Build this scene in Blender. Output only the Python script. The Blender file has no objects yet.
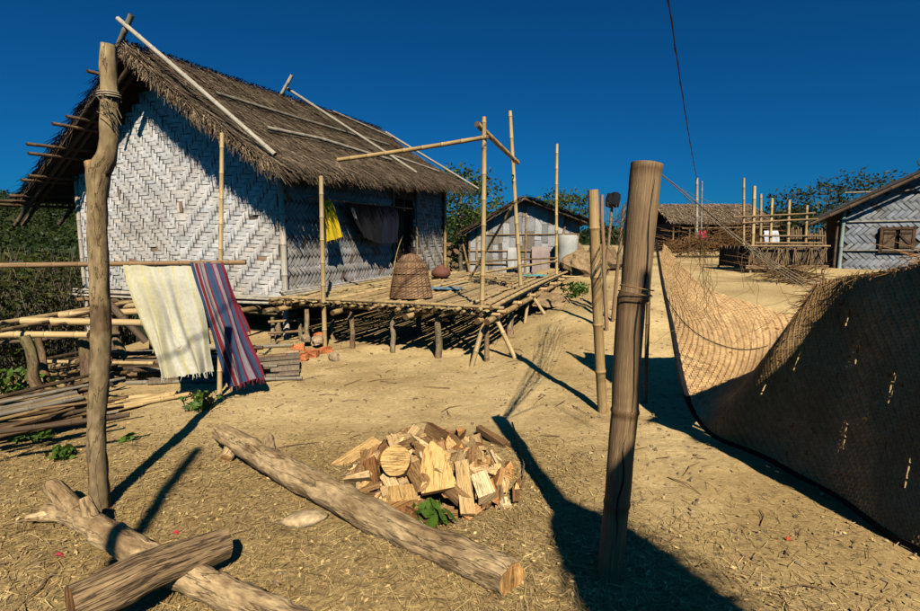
import bpy, math, random
import numpy as np
from mathutils import Vector, Matrix, noise as mnoise
random.seed(7); RNG = np.random.default_rng(7)
R = math.radians
sc = bpy.context.scene; col = sc.collection

# ------------------------------------------------------------------ camera, sky, sun, exposure
CAMZ = 1.6; FPX = 500.0; PITCH = math.atan((305.5 - 243.0) / FPX)
cam = bpy.data.objects.new('camera', bpy.data.cameras.new('camera')); col.objects.link(cam)
cam.data.sensor_width = 36.0; cam.data.lens = 36.0 * FPX / 920.0
cam.data.clip_start = 0.05; cam.data.clip_end = 6000
cam.location = (0, 0, CAMZ); cam.rotation_euler = (math.pi / 2 - PITCH, 0, 0)
sc.camera = cam
SUN_AZ, SUN_EL = R(168), R(41)
w = bpy.data.worlds.new('World'); sc.world = w; w.use_nodes = True
nt = w.node_tree; nt.nodes.clear()
sky = nt.nodes.new('ShaderNodeTexSky'); sky.sky_type = 'NISHITA'; sky.sun_disc = False
sky.sun_elevation = SUN_EL; sky.sun_rotation = SUN_AZ
sky.altitude = 600; sky.air_density = 0.85; sky.dust_density = 1.3; sky.ozone_density = 5.0
bg = nt.nodes.new('ShaderNodeBackground'); bg.inputs[1].default_value = 0.05
wo = nt.nodes.new('ShaderNodeOutputWorld')
tn = nt.nodes.new('ShaderNodeMix'); tn.data_type = 'RGBA'; tn.blend_type = 'MULTIPLY'; tn.inputs[0].default_value = 1.0
tn.inputs[7].default_value = (.045, .53, .88, 1)      # deep polarised blue, the same all round the sky
nt.links.new(sky.outputs[0], tn.inputs[6]); nt.links.new(tn.outputs[2], bg.inputs[0]); nt.links.new(bg.outputs[0], wo.inputs[0])
sl = bpy.data.lights.new('sun', 'SUN'); sl.energy = 5.0; sl.angle = R(0.5); sl.color = (1.0, 0.94, 0.82)
so = bpy.data.objects.new('sun', sl); col.objects.link(so)
TOSUN = Vector((math.sin(SUN_AZ) * math.cos(SUN_EL), math.cos(SUN_AZ) * math.cos(SUN_EL), math.sin(SUN_EL)))
so.rotation_euler = TOSUN.to_track_quat('Z', 'Y').to_euler(); so.location = (3, -8, 9)
vs = sc.view_settings; vs.view_transform = 'Standard'; vs.look = 'None'; vs.exposure = 0.4; vs.gamma = 1.0
sc.render.engine = 'CYCLES'; sc.cycles.diffuse_bounces = 0

# ------------------------------------------------------------------ pixel helpers (920 x 611 photograph)
SP, CP = math.sin(PITCH), math.cos(PITCH)
def P(px, py, d):
    u = (px - 460) / FPX; v = (305.5 - py) / FPX
    f = CP + v * SP; up = -SP + v * CP; t = d / f
    return Vector((u * t, d, CAMZ + up * t))
def sst(a, b, x):
    t = np.clip((np.asarray(x, float) - a) / (b - a), 0, 1); return t * t * (3 - 2 * t)
def base_h(x, y):
    x = np.asarray(x, float); y = np.asarray(y, float)
    z = 0.62 * sst(4.4, 9.5, y) * sst(-.4, 1.9, x - 0.06 * y) + 0.30 * sst(8.0, 17.0, y) * sst(-1.5, 3.0, x - 0.10 * y)
    z = z + 0.35 * sst(17, 34, y) * sst(0, 4, x)
    z = z - 0.25 * sst(3.6, 7.0, -x) * sst(2.5, 6.0, y)
    z = z - 2.4 * sst(5.4, 13, -x) * sst(4, 8.5, y)
    z = z - 1.8 * sst(18, 30, y) * sst(0, 4, -x) * (1 - sst(8.6, 15, -x))
    z = z + 19.0 * np.exp(-(((x + 165) / 62) ** 2 + ((y - 175) / 55) ** 2))
    z = z + 14.0 * np.exp(-(((x + 75) / 45) ** 2 + ((y - 190) / 40) ** 2))
    z = z + 7.0 * np.exp(-(((x - 90) / 90) ** 2 + ((y - 260) / 40) ** 2))
    return z
def gz(x, y): return float(base_h(x, y))
def G(px, py, h=0.0):
    d0 = P(px, py, 1.0) - Vector((0, 0, CAMZ)); t = 1.0
    lo, hi = 0.3, 80.0
    for i in range(60):
        t = (lo + hi) / 2; p = Vector((0, 0, CAMZ)) + d0 * t
        if p.z - h > gz(p.x, p.y): lo = t
        else: hi = t
    return Vector((0, 0, CAMZ)) + d0 * t
def onz(px, py, z):
    d0 = P(px, py, 1.0) - Vector((0, 0, CAMZ)); t = (z - CAMZ) / d0.z
    return Vector((0, 0, CAMZ)) + d0 * t
def rnd(a, b): return random.uniform(a, b)

# ------------------------------------------------------------------ mesh builder
WL = {}
class MB:
    def __init__(s): s.v = []; s.f = []; s.c = []; s.t = []; s.sm = []
    def add(s, vs_, fs_, c=(1, 1, 1), tc=None, smooth=False):
        o = len(s.v); n = len(vs_)
        s.v.extend([tuple(p) for p in vs_]); s.f.extend([tuple(i + o for i in f) for f in fs_])
        if c and isinstance(c[0], (tuple, list)): s.c.extend(c)
        else: s.c.extend([c] * n)
        s.t.extend([tuple(p) for p in (tc if tc else vs_)]); s.sm.extend([smooth] * len(fs_))
    def box(s, c, sx, sy, sz, rot=None, color=(1, 1, 1), jit=0.0):
        m = rot if rot else Matrix.Identity(3); vs_ = []; tc = []
        for dx in (-.5, .5):
            for dy in (-.5, .5):
                for dz in (-.5, .5):
                    l = Vector((dx * sx + rnd(-jit, jit), dy * sy + rnd(-jit, jit), dz * sz + rnd(-jit, jit)))
                    vs_.append(Vector(c) + m @ l); tc.append(l)
        s.add(vs_, [(0, 1, 3, 2), (4, 6, 7, 5), (0, 4, 5, 1), (2, 3, 7, 6), (0, 2, 6, 4), (1, 5, 7, 3)], color, tc)
    def tube(s, pts, rad, sides=8, cols=None, cap=True, noise=0.0, endcol=None, smooth=True, seed=0.0):
        pts = [Vector(p) for p in pts]; n = len(pts)
        if not hasattr(rad, '__len__'): rad = [rad] * n
        if cols is None: cols = [(1, 1, 1)] * n
        elif not isinstance(cols[0], (tuple, list)): cols = [tuple(cols)] * n
        d0 = (pts[1] - pts[0]).normalized(); ref = Vector((0, 0, 1)) if abs(d0.z) < .8 else Vector((1, 0, 0))
        a = d0.cross(ref).normalized(); V = []; C = []; T = []; L = 0.0
        for i in range(n):
            d = (pts[min(i + 1, n - 1)] - pts[max(i - 1, 0)])
            d = d.normalized() if d.length > 1e-9 else d0
            a = (a - d * a.dot(d)); a = a.normalized() if a.length > 1e-6 else d.orthogonal().normalized()
            b = d.cross(a)
            if i: L += (pts[i] - pts[i - 1]).length
            for k in range(sides):
                an = 2 * math.pi * k / sides; r = rad[i]
                if noise:
                    r *= 1 + noise * mnoise.noise((math.cos(an) * 1.6 + seed, math.sin(an) * 1.6, L / max(rad[0], .01) * .45 + seed))
                    if sides > 12: r *= 1 + noise * .38 * mnoise.noise((math.cos(an) * 5 + seed, math.sin(an) * 5, L / max(rad[0], .01) * .9 + seed)) + noise * .22 * mnoise.noise((math.cos(an) * 11 + seed, math.sin(an) * 11, L / max(rad[0], .01) * 1.1))
                V.append(pts[i] + (a * math.cos(an) + b * math.sin(an)) * r); C.append(cols[i])
                T.append((math.cos(an) * rad[i] + seed, math.sin(an) * rad[i], L + seed))
        F = [(i * sides + k, i * sides + (k + 1) % sides, (i + 1) * sides + (k + 1) % sides, (i + 1) * sides + k)
             for i in range(n - 1) for k in range(sides)]
        s.add(V, F, C, T, smooth)
        if cap:
            for i, fl in ((0, True), (n - 1, False)):
                ring = V[i * sides:(i + 1) * sides]; ec = endcol if endcol else cols[i]
                f = tuple(range(sides)); f = f[::-1] if fl else f
                if endcol and sides > 12:      # sawn end: dark rim, year rings, dark heart
                    cen = sum(ring, Vector()) / sides + Vector((rnd(-.1, .1), rnd(-.1, .1), rnd(-.1, .1))) * rad[i]; prev = ring; pc = cols[i]
                    for q_, (sc2, k2) in enumerate(((.93, .45), (.9, 1.0), (.74, .8), (.70, 1.08), (.52, .82), (.48, 1.05), (.3, .78), (.26, 1.0), (.07, .5))):
                        nw = [cen + (v - cen) * sc2 * (1 + .03 * mnoise.noise((k_ * .7, q_, seed))) for k_, v in enumerate(ring)]; cc = tuple(k2 * e for e in ec)
                        s.add(prev + nw, [(k_, (k_ + 1) % sides, sides + (k_ + 1) % sides, sides + k_) if not fl else (sides + k_, sides + (k_ + 1) % sides, (k_ + 1) % sides, k_) for k_ in range(sides)], [pc] * sides + [cc] * sides); prev = nw; pc = cc
                    s.add(prev, [f], [pc] * sides); continue
                s.add(ring, [f], [ec] * sides, T[i * sides:(i + 1) * sides], False)
    def bamboo(s, p0, p1, r, sides=8, tint=(1, 1, 1), seg=None, bend=0.0, r1=None, hollow=True):
        p0 = Vector(p0); p1 = Vector(p1); L = (p1 - p0).length; seg = seg or max(.2, r * 9)
        n = max(1, int(L / seg)); pts = []; rad = []; cs = []
        off = Vector((rnd(-1, 1), rnd(-1, 1), rnd(-1, 1))) * bend * L
        r1 = r1 if r1 else r * .9
        def at(t): return p0.lerp(p1, t) + off * (4 * t * (1 - t)) * .5
        ks = [0.0]; ph = rnd(.2, .8)
        for i in range(n):
            ks.append(min(.995, max(.005, (i + ph) / n)))
        for j, t in enumerate(ks):
            rr = r + (r1 - r) * t; e = r * .55 / L
            if j == 0: pts.append(at(0)); rad.append(rr); cs.append(tint); continue
            v = rnd(.86, 1.08); tn = tuple(x * v for x in tint); dk = tuple(x * .5 for x in tint); lt = tuple(min(1.25, x * 1.2) for x in tint)
            for dt, k, c in ((-e, 1.0, tn), (-e * .25, 1.13, dk), (e * .25, 1.13, lt), (e, 1.0, tn)):
                pts.append(at(min(.9995, max(.0005, t + dt)))); rad.append(rr * k); cs.append(c)
        pts.append(at(1)); rad.append(r1); cs.append(tint)
        s.tube(pts, rad, sides, cs, cap=True, endcol=(tint[0] * .22, tint[1] * .2, tint[2] * .18) if hollow else None, seed=rnd(0, 50))  # flat caps coloured dark, standing in for the shade of a hollow end
    def blade(s, p, d, L, wd, up, c):
        d = d.normalized(); sd = d.cross(up)
        sd = sd.normalized() * wd * .5 if sd.length > 1e-6 else Vector((wd * .5, 0, 0))
        q = p + d * L
        s.add([p - sd, p + sd, q + sd * .35, q - sd * .35], [(0, 1, 2, 3)], c)
    def leaf(s, p, size, c, n=None, el=1.7):
        n = n or Vector((random.gauss(0, 1), random.gauss(0, 1), random.gauss(0, 1) + .4)).normalized()
        a = n.orthogonal().normalized(); a.rotate(Matrix.Rotation(rnd(0, 6.28), 3, n)); b = n.cross(a)
        a = a * size * el * .5; b = b * size * .5
        s.add([p - a, p + b * .8 - a * .1, p + a, p - b * .8 - a * .1], [(0, 1, 2, 3)], c)
    def build(s, name, m, parent=None, loc=None):
        V = np.array(s.v, float).reshape(-1, 3)
        if loc is None:
            if parent is not None: loc = WL[parent.name]
            else: loc = Vector(((V[:, 0].min() + V[:, 0].max()) / 2, (V[:, 1].min() + V[:, 1].max()) / 2, V[:, 2].min()))
        loc = Vector(loc)
        me = bpy.data.meshes.new(name); me.from_pydata((V - np.array(loc)).tolist(), [], s.f)
        ca = me.color_attributes.new('Col', 'FLOAT_COLOR', 'POINT')
        C = np.ones((len(s.v), 4), np.float32); C[:, :3] = np.array(s.c, np.float32).reshape(-1, 3); ca.data.foreach_set('color', C.ravel())
        ta = me.attributes.new('tc', 'FLOAT_VECTOR', 'POINT'); ta.data.foreach_set('vector', np.array(s.t, np.float32).ravel())
        me.polygons.foreach_set('use_smooth', s.sm)
        me.materials.append(m); me.update()
        o = bpy.data.objects.new(name, me); col.objects.link(o)
        WL[o.name] = loc.copy()
        if parent is not None:
            o.parent = parent; o.location = loc - WL[parent.name]
        else: o.location = loc
        return o
def tag(o, label=None, cat=None, group=None, kind=None):
    if label: o['label'] = label
    if cat: o['category'] = cat
    if group: o['group'] = group
    if kind: o['kind'] = kind
    return o
def empty(name, loc, label, cat, group=None):
    o = bpy.data.objects.new(name, None); col.objects.link(o); o.location = loc; o.empty_display_size = .2
    WL[o.name] = Vector(loc); return tag(o, label, cat, group)
def stick(name, p0, p1, r, m, parent=None, kindb=True, tint=(1, 1, 1), bend=.01, sides=8, r1=None, label=None, cat=None, group=None):
    b = MB()
    if kindb: b.bamboo(p0, p1, r, sides, tint, bend=bend, r1=r1)
    else:
        n = 7; off = Vector((rnd(-1, 1), rnd(-1, 1), rnd(-1, 1))) * bend * (Vector(p1) - Vector(p0)).length
        pts = [Vector(p0).lerp(Vector(p1), i / (n - 1)) + off * 2 * (i / (n - 1)) * (1 - i / (n - 1)) + Vector((rnd(-1, 1), rnd(-1, 1), rnd(-1, 1))) * r * .25 for i in range(n)]
        b.tube(pts, [r + ((r1 or r * .85) - r) * i / (n - 1) for i in range(n)], sides, [tuple(x * rnd(.85, 1.1) for x in tint) for i in range(n)], noise=.18, seed=rnd(0, 90))
    o = b.build(name, m, parent)
    return tag(o, label, cat, group)

# ------------------------------------------------------------------ materials
def mat(name, base, base2=None, scale=6.0, stretch=(1, 1, 1), rough=.8, bump=.25, bscale=None, coord='tc', contrast=(.35, .65), fine=.35, spec=.25, transl=0.0, rand=.18, bdist=.01, crack=None):
    m = bpy.data.materials.new(name); m.use_nodes = True; t = m.node_tree; t.nodes.clear(); N = t.nodes.new; Lk = t.links.new
    out = N('ShaderNodeOutputMaterial'); bs = N('ShaderNodeBsdfPrincipled')
    at = N('ShaderNodeAttribute'); at.attribute_name = 'tc'
    mp = N('ShaderNodeMapping'); mp.inputs['Scale'].default_value = stretch
    if coord == 'tc': Lk(at.outputs['Vector'], mp.inputs['Vector'])
    else:
        tcn = N('ShaderNodeTexCoord'); Lk(tcn.outputs['Object'], mp.inputs['Vector'])
    n1 = N('ShaderNodeTexNoise'); n1.inputs['Scale'].default_value = scale; n1.inputs['Detail'].default_value = 6; n1.inputs['Roughness'].default_value = .62
    Lk(mp.outputs[0], n1.inputs['Vector'])
    rp = N('ShaderNodeValToRGB'); rp.color_ramp.elements[0].position = contrast[0]; rp.color_ramp.elements[1].position = contrast[1]
    b2 = base2 or tuple(x * .55 for x in base)
    rp.color_ramp.elements[0].color = (*b2, 1); rp.color_ramp.elements[1].color = (*base, 1); Lk(n1.outputs[0], rp.inputs[0])
    n2 = N('ShaderNodeTexNoise'); n2.inputs['Scale'].default_value = scale * 6; n2.inputs['Detail'].default_value = 4; Lk(mp.outputs[0], n2.inputs['Vector'])
    mr = N('ShaderNodeMapRange'); mr.inputs[1].default_value = .3; mr.inputs[2].default_value = .7; mr.inputs[3].default_value = 1 - fine; mr.inputs[4].default_value = 1 + fine; Lk(n2.outputs[0], mr.inputs[0])
    oi = N('ShaderNodeObjectInfo'); m2 = N('ShaderNodeMapRange'); m2.inputs[3].default_value = 1 - rand; m2.inputs[4].default_value = 1 + rand; Lk(oi.outputs['Random'], m2.inputs[0])
    mu = N('ShaderNodeMath'); mu.operation = 'MULTIPLY'; Lk(mr.outputs[0], mu.inputs[0]); Lk(m2.outputs[0], mu.inputs[1])
    vm = N('ShaderNodeVectorMath'); vm.operation = 'SCALE'; Lk(rp.outputs[0], vm.inputs[0]); Lk(mu.outputs[0], vm.inputs['Scale'])
    ca = N('ShaderNodeAttribute'); ca.attribute_name = 'Col'
    v2 = N('ShaderNodeVectorMath'); v2.operation = 'MULTIPLY'; Lk(vm.outputs[0], v2.inputs[0]); Lk(ca.outputs['Color'], v2.inputs[1])
    if crack:
        mc = N('ShaderNodeMapping'); mc.inputs['Scale'].default_value = crack[0]; Lk(at.outputs['Vector'], mc.inputs['Vector'])
        nc = N('ShaderNodeTexNoise'); nc.inputs['Scale'].default_value = 1.0; nc.inputs['Detail'].default_value = 5; nc.inputs['Roughness'].default_value = .55; Lk(mc.outputs[0], nc.inputs['Vector'])
        ab = N('ShaderNodeMath'); ab.operation = 'SUBTRACT'; ab.inputs[1].default_value = .5; Lk(nc.outputs[0], ab.inputs[0])
        a2 = N('ShaderNodeMath'); a2.operation = 'ABSOLUTE'; Lk(ab.outputs[0], a2.inputs[0])
        mr2 = N('ShaderNodeMapRange'); mr2.inputs[1].default_value = 0; mr2.inputs[2].default_value = crack[1]; mr2.inputs[3].default_value = crack[2]; mr2.inputs[4].default_value = 1; Lk(a2.outputs[0], mr2.inputs[0])
        v3 = N('ShaderNodeVectorMath'); v3.operation = 'SCALE'; Lk(v2.outputs[0], v3.inputs[0]); Lk(mr2.outputs[0], v3.inputs['Scale']); v2 = v3; crk = mr2
    Lk(v2.outputs[0], bs.inputs['Base Color']); bs.inputs['Roughness'].default_value = rough
    bs.inputs['Specular IOR Level'].default_value = spec
    if bump:
        n3 = N('ShaderNodeTexNoise'); n3.inputs['Scale'].default_value = bscale or scale * 4; n3.inputs['Detail'].default_value = 5; Lk(mp.outputs[0], n3.inputs['Vector'])
        bp = N('ShaderNodeBump'); bp.inputs['Strength'].default_value = bump; bp.inputs['Distance'].default_value = bdist; Lk(n3.outputs[0], bp.inputs['Height']); Lk(bp.outputs[0], bs.inputs['Normal'])
        if crack:
            bc = N('ShaderNodeBump'); bc.inputs['Strength'].default_value = .8; bc.inputs['Distance'].default_value = .015; Lk(crk.outputs[0], bc.inputs['Height']); Lk(bp.outputs[0], bc.inputs['Normal']); Lk(bc.outputs[0], bs.inputs['Normal'])
    if transl:
        tr = N('ShaderNodeBsdfTranslucent'); Lk(v2.outputs[0], tr.inputs[0]); mx = N('ShaderNodeMixShader'); mx.inputs[0].default_value = transl
        Lk(bs.outputs[0], mx.inputs[1]); Lk(tr.outputs[0], mx.inputs[2]); Lk(mx.outputs[0], out.inputs[0])
    else: Lk(bs.outputs[0], out.inputs[0])
    return m
M = {}
M['bamboo'] = mat('bamboo_yellow', (.55, .38, .17), (.37, .24, .10), 4, (36, 36, .8), .5, .15, spec=.4)
M['bamboo_old'] = mat('bamboo_weathered', (.36, .225, .10), (.14, .08, .04), 4, (34, 34, .7), .65, .4, spec=.3, contrast=(.3, .7))
M['bamboo_grey'] = mat('bamboo_grey', (.42, .37, .29), (.22, .18, .13), 4, (36, 36, .8), .6, .2)
M['bamboo_dark'] = mat('bamboo_dark', (.17, .11, .06), (.07, .045, .03), 4, (36, 36, .8), .7, .3)
M['post_wood'] = mat('post_wood', (.34, .24, .125), (.18, .12, .06), 7, (1, 1, .35), .8, .5, contrast=(.38, .6), bscale=30, crack=((14, 14, 3), .012, .6))
M['log'] = mat('log_bark', (.46, .31, .15), (.25, .155, .07), 6, (1.6, 1.6, .5), .85, .8, bscale=26, contrast=(.40, .56), bdist=.02, crack=((12, 12, 1.3), .012, .5))
M['log_dark'] = mat('log_weathered', (.36, .23, .11), (.18, .11, .05), 7, (4, 4, .5), .85, .9, bscale=16, contrast=(.35, .65), bdist=.02, crack=((34, 34, 2.0), .035, .3))
M['wood'] = mat('split_wood', (.68, .46, .22), (.48, .30, .13), 6, (1.2, 12, 12), .8, .7, rand=.24, bscale=9, contrast=(.3, .62), crack=((3, 45, 45), .02, .7), bdist=.008)
M['board'] = mat('grey_board', (.33, .25, .16), (.16, .11, .07), 8, (1, 8, 1), .8, .3)
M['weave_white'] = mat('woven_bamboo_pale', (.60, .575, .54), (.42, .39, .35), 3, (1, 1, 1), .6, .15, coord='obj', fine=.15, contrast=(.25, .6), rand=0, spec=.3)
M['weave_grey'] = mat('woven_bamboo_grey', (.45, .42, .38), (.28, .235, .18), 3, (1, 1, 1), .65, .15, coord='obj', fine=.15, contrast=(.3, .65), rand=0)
M['weave_blue'] = mat('woven_bamboo_bluish', (.34, .345, .35), (.20, .205, .21), 2, (1, 1, 1), .65, .15, coord='obj', fine=.15, rand=0)
M['back'] = mat('weave_backing', (.10, .075, .05), None, 4, rough=.9, coord='obj')
M['mat'] = mat('woven_mat', (.70, .44, .20), (.52, .31, .13), 3, rough=.6, coord='obj', fine=.15, transl=.12, rand=0, bump=.1)
M['black_cloth'] = mat('black_cloth', (.012, .012, .014), None, 9, rough=.9)
M['thatch'] = mat('thatch', (.29, .215, .15), (.135, .098, .068), 2.5, rough=.85, coord='obj', fine=.3, bump=0, rand=0)
M['thatch_base'] = mat('thatch_base', (.16, .11, .075), (.07, .05, .035), 8, rough=.95, coord='obj', bump=.8, rand=0)
M['basket'] = mat('basket_cane', (.27, .155, .075), (.15, .08, .04), 8, rough=.6, coord='obj', bump=.1)
M['cloth'] = mat('cotton_cloth', (1, 1, 1), (.86, .85, .8), 5, rough=.9, fine=.1, bump=.25, bscale=220, transl=.08, rand=0, bdist=.002)
M['leaf'] = mat('leaf_green', (.075, .11, .022), (.04, .065, .013), 3, rough=.55, coord='obj', fine=.2, bump=0, transl=.3, rand=.1)
M['dryleaf'] = mat('straw_litter', (.66, .45, .18), (.42, .27, .10), 3, rough=.8, coord='obj', fine=.3, bump=0, rand=0)
M['stone'] = mat('field_stone', (.36, .29, .20), (.22, .17, .11), 6, rough=.9, bump=.6)
M['clay'] = mat('clay_brick', (.60, .19, .06), (.45, .13, .045), 7, rough=.9, bump=.5, rand=.1)
M['rope'] = mat('rope', (.38, .30, .19), None, 20, rough=.9)
M['wire'] = mat('wire', (.02, .02, .022), None, 20, rough=.6)
M['dark'] = mat('painted_shade', (.02, .016, .012), None, 4, rough=.95)  # near-black colour stands in for shade inside doorway, window and splits
M['trunk'] = mat('tree_bark', (.16, .12, .08), (.08, .06, .04), 8, rough=.9, bump=.6)
M['paint'] = mat('matte_paint', (1, 1, 1), (.85, .85, .85), 6, rough=.7, bump=.1, fine=.12, rand=0)
M['tin'] = mat('roof_rim', (.06, .05, .045), None, 6, rough=.7)

def ground_material():
    m = bpy.data.materials.new('earth'); m.use_nodes = True; t = m.node_tree; t.nodes.clear(); N = t.nodes.new; Lk = t.links.new
    out = N('ShaderNodeOutputMaterial'); bs = N('ShaderNodeBsdfPrincipled'); Lk(bs.outputs[0], out.inputs[0])
    g = N('ShaderNodeNewGeometry')
    def nz(s, d=6, r=.6):
        n = N('ShaderNodeTexNoise'); n.inputs['Scale'].default_value = s; n.inputs['Detail'].default_value = d; n.inputs['Roughness'].default_value = r; Lk(g.outputs['Position'], n.inputs['Vector']); return n.outputs[0]
    def ramp(src, p0, c0, p1, c1):
        r = N('ShaderNodeValToRGB'); r.color_ramp.elements[0].position = p0; r.color_ramp.elements[1].position = p1
        r.color_ramp.elements[0].color = (*c0, 1); r.color_ramp.elements[1].color = (*c1, 1); Lk(src, r.inputs[0]); return r.outputs[0]
    def mix(f, a, b, bt='MIX'):
        x = N('ShaderNodeMix'); x.data_type = 'RGBA'; x.blend_type = bt
        if isinstance(f, float): x.inputs[0].default_value = f
        else: Lk(f, x.inputs[0])
        Lk(a, x.inputs[6]); Lk(b, x.inputs[7]); return x.outputs[2]
    ca = N('ShaderNodeAttribute'); ca.attribute_name = 'Col'      # red: how much dry litter lies on the soil, green: vegetation
    sx = N('ShaderNodeSeparateColor'); Lk(ca.outputs['Color'], sx.inputs[0])
    sand = ramp(nz(1.3), .3, (.50, .35, .155), .7, (.68, .49, .235))
    fine = ramp(nz(26, 8, .7), .25, (.62, .60, .56), .7, (1.1, 1.1, 1.1)); soil = mix(1.0, sand, fine, 'MULTIPLY')
    gr = ramp(nz(140, 3, .6), .34, (.62, .6, .56), .5, (1.03, 1.03, 1.03)); soil = mix(.8, soil, gr, 'MULTIPLY')
    pt = ramp(nz(.55, 5, .6), .40, (.76, .72, .66), .56, (1.04, 1.04, 1.04)); soil = mix(1.0, soil, pt, 'MULTIPLY')
    lit = ramp(nz(34, 8, .75), .36, (.12, .075, .028), .62, (.46, .30, .115))
    c = mix(sx.outputs[0], soil, lit)
    grn = ramp(nz(.22, 8, .65), .4, (.022, .032, .009), .62, (.055, .055, .02))
    c = mix(sx.outputs[1], c, grn)
    Lk(c, bs.inputs['Base Color']); bs.inputs['Roughness'].default_value = .95; bs.inputs['Specular IOR Level'].default_value = .12
    b1 = N('ShaderNodeBump'); b1.inputs['Strength'].default_value = .55; b1.inputs['Distance'].default_value = .03; Lk(nz(14, 8, .65), b1.inputs['Height'])
    b2 = N('ShaderNodeBump'); b2.inputs['Strength'].default_value = .45; b2.inputs['Distance'].default_value = .01; Lk(nz(75, 6, .7), b2.inputs['Height']); Lk(b1.outputs[0], b2.inputs['Normal'])
    Lk(b2.outputs[0], bs.inputs['Normal'])
    return m
M['earth'] = ground_material()

# ------------------------------------------------------------------ ground
def axis(lo, hi, step, far0, far1, g=1.13):
    a = list(np.arange(lo, hi + 1e-6, step)); s = step; x = hi
    while x < far1: s *= g; x += s; a.append(x)
    s = step; x = lo; pre = []
    while x > far0: s *= g; x -= s; pre.append(x)
    return np.array(pre[::-1] + a)
def litter(x, y):
    n = np.array([mnoise.noise((float(a) * .9, float(b) * .9, 3.1)) for a, b in zip(np.ravel(x), np.ravel(y))]).reshape(np.shape(x))
    lx = sst(4.1, 3.0, y + .25 * np.asarray(x) + n * .8) * .9
    lr = sst(3.4, 2.6, y - .1 * np.asarray(x) + n * .9) * .25
    k = sst(2.0, .6, np.asarray(x)); return np.clip(lx * k + lr * (1 - k), 0, 1)
xs = axis(-4.6, 4.2, .055, -1500, 1500); ys = axis(1.2, 8.5, .055, -25, 2500)
XX, YY = np.meshgrid(xs, ys); ZZ = base_h(XX, YY)
mic = np.zeros_like(ZZ); near = (np.abs(XX) < 14) & (YY > -3) & (YY < 20)
for i, j in zip(*np.where(near)):
    a, b = float(XX[i, j]), float(YY[i, j])
    mic[i, j] = .05 * mnoise.noise((a * .7, b * .7, 0)) + .026 * mnoise.noise((a * 2.3, b * 2.3, 5)) + .010 * mnoise.noise((a * 6, b * 6, 9)) + .006 * mnoise.noise((a * 15, b * 15, 2))
ZZ = ZZ + mic
LT = np.zeros_like(ZZ); LT[near] = litter(XX[near], YY[near])
VG = np.clip(sst(7.5, 10.5, -XX) * sst(4.5, 8, YY) + sst(22, 45, YY) * sst(-6, -14, XX) + sst(55, 90, YY), 0, 1)
nx, ny = len(xs), len(ys)
V = np.stack([XX, YY, ZZ], -1).reshape(-1, 3)
idx = np.arange(nx * ny).reshape(ny, nx)
F = np.stack([idx[:-1, :-1], idx[:-1, 1:], idx[1:, 1:], idx[1:, :-1]], -1).reshape(-1, 4)
me = bpy.data.meshes.new('ground'); me.from_pydata(V.tolist(), [], F.tolist())
ca = me.color_attributes.new('Col', 'FLOAT_COLOR', 'POINT')
Cc = np.stack([LT, VG, 0 * LT, np.ones_like(LT)], -1).astype(np.float32); ca.data.foreach_set('color', Cc.ravel())
me.polygons.foreach_set('use_smooth', [True] * len(F)); me.materials.append(M['earth'])
ground = bpy.data.objects.new('ground', me); col.objects.link(ground)
tag(ground, 'dry sandy yard sloping up between the huts', kind='structure')
def mz(x, y):
    return gz(x, y) + .05 * mnoise.noise((x * .7, y * .7, 0)) + .026 * mnoise.noise((x * 2.3, y * 2.3, 5)) + .010 * mnoise.noise((x * 6, y * 6, 9))

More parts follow.
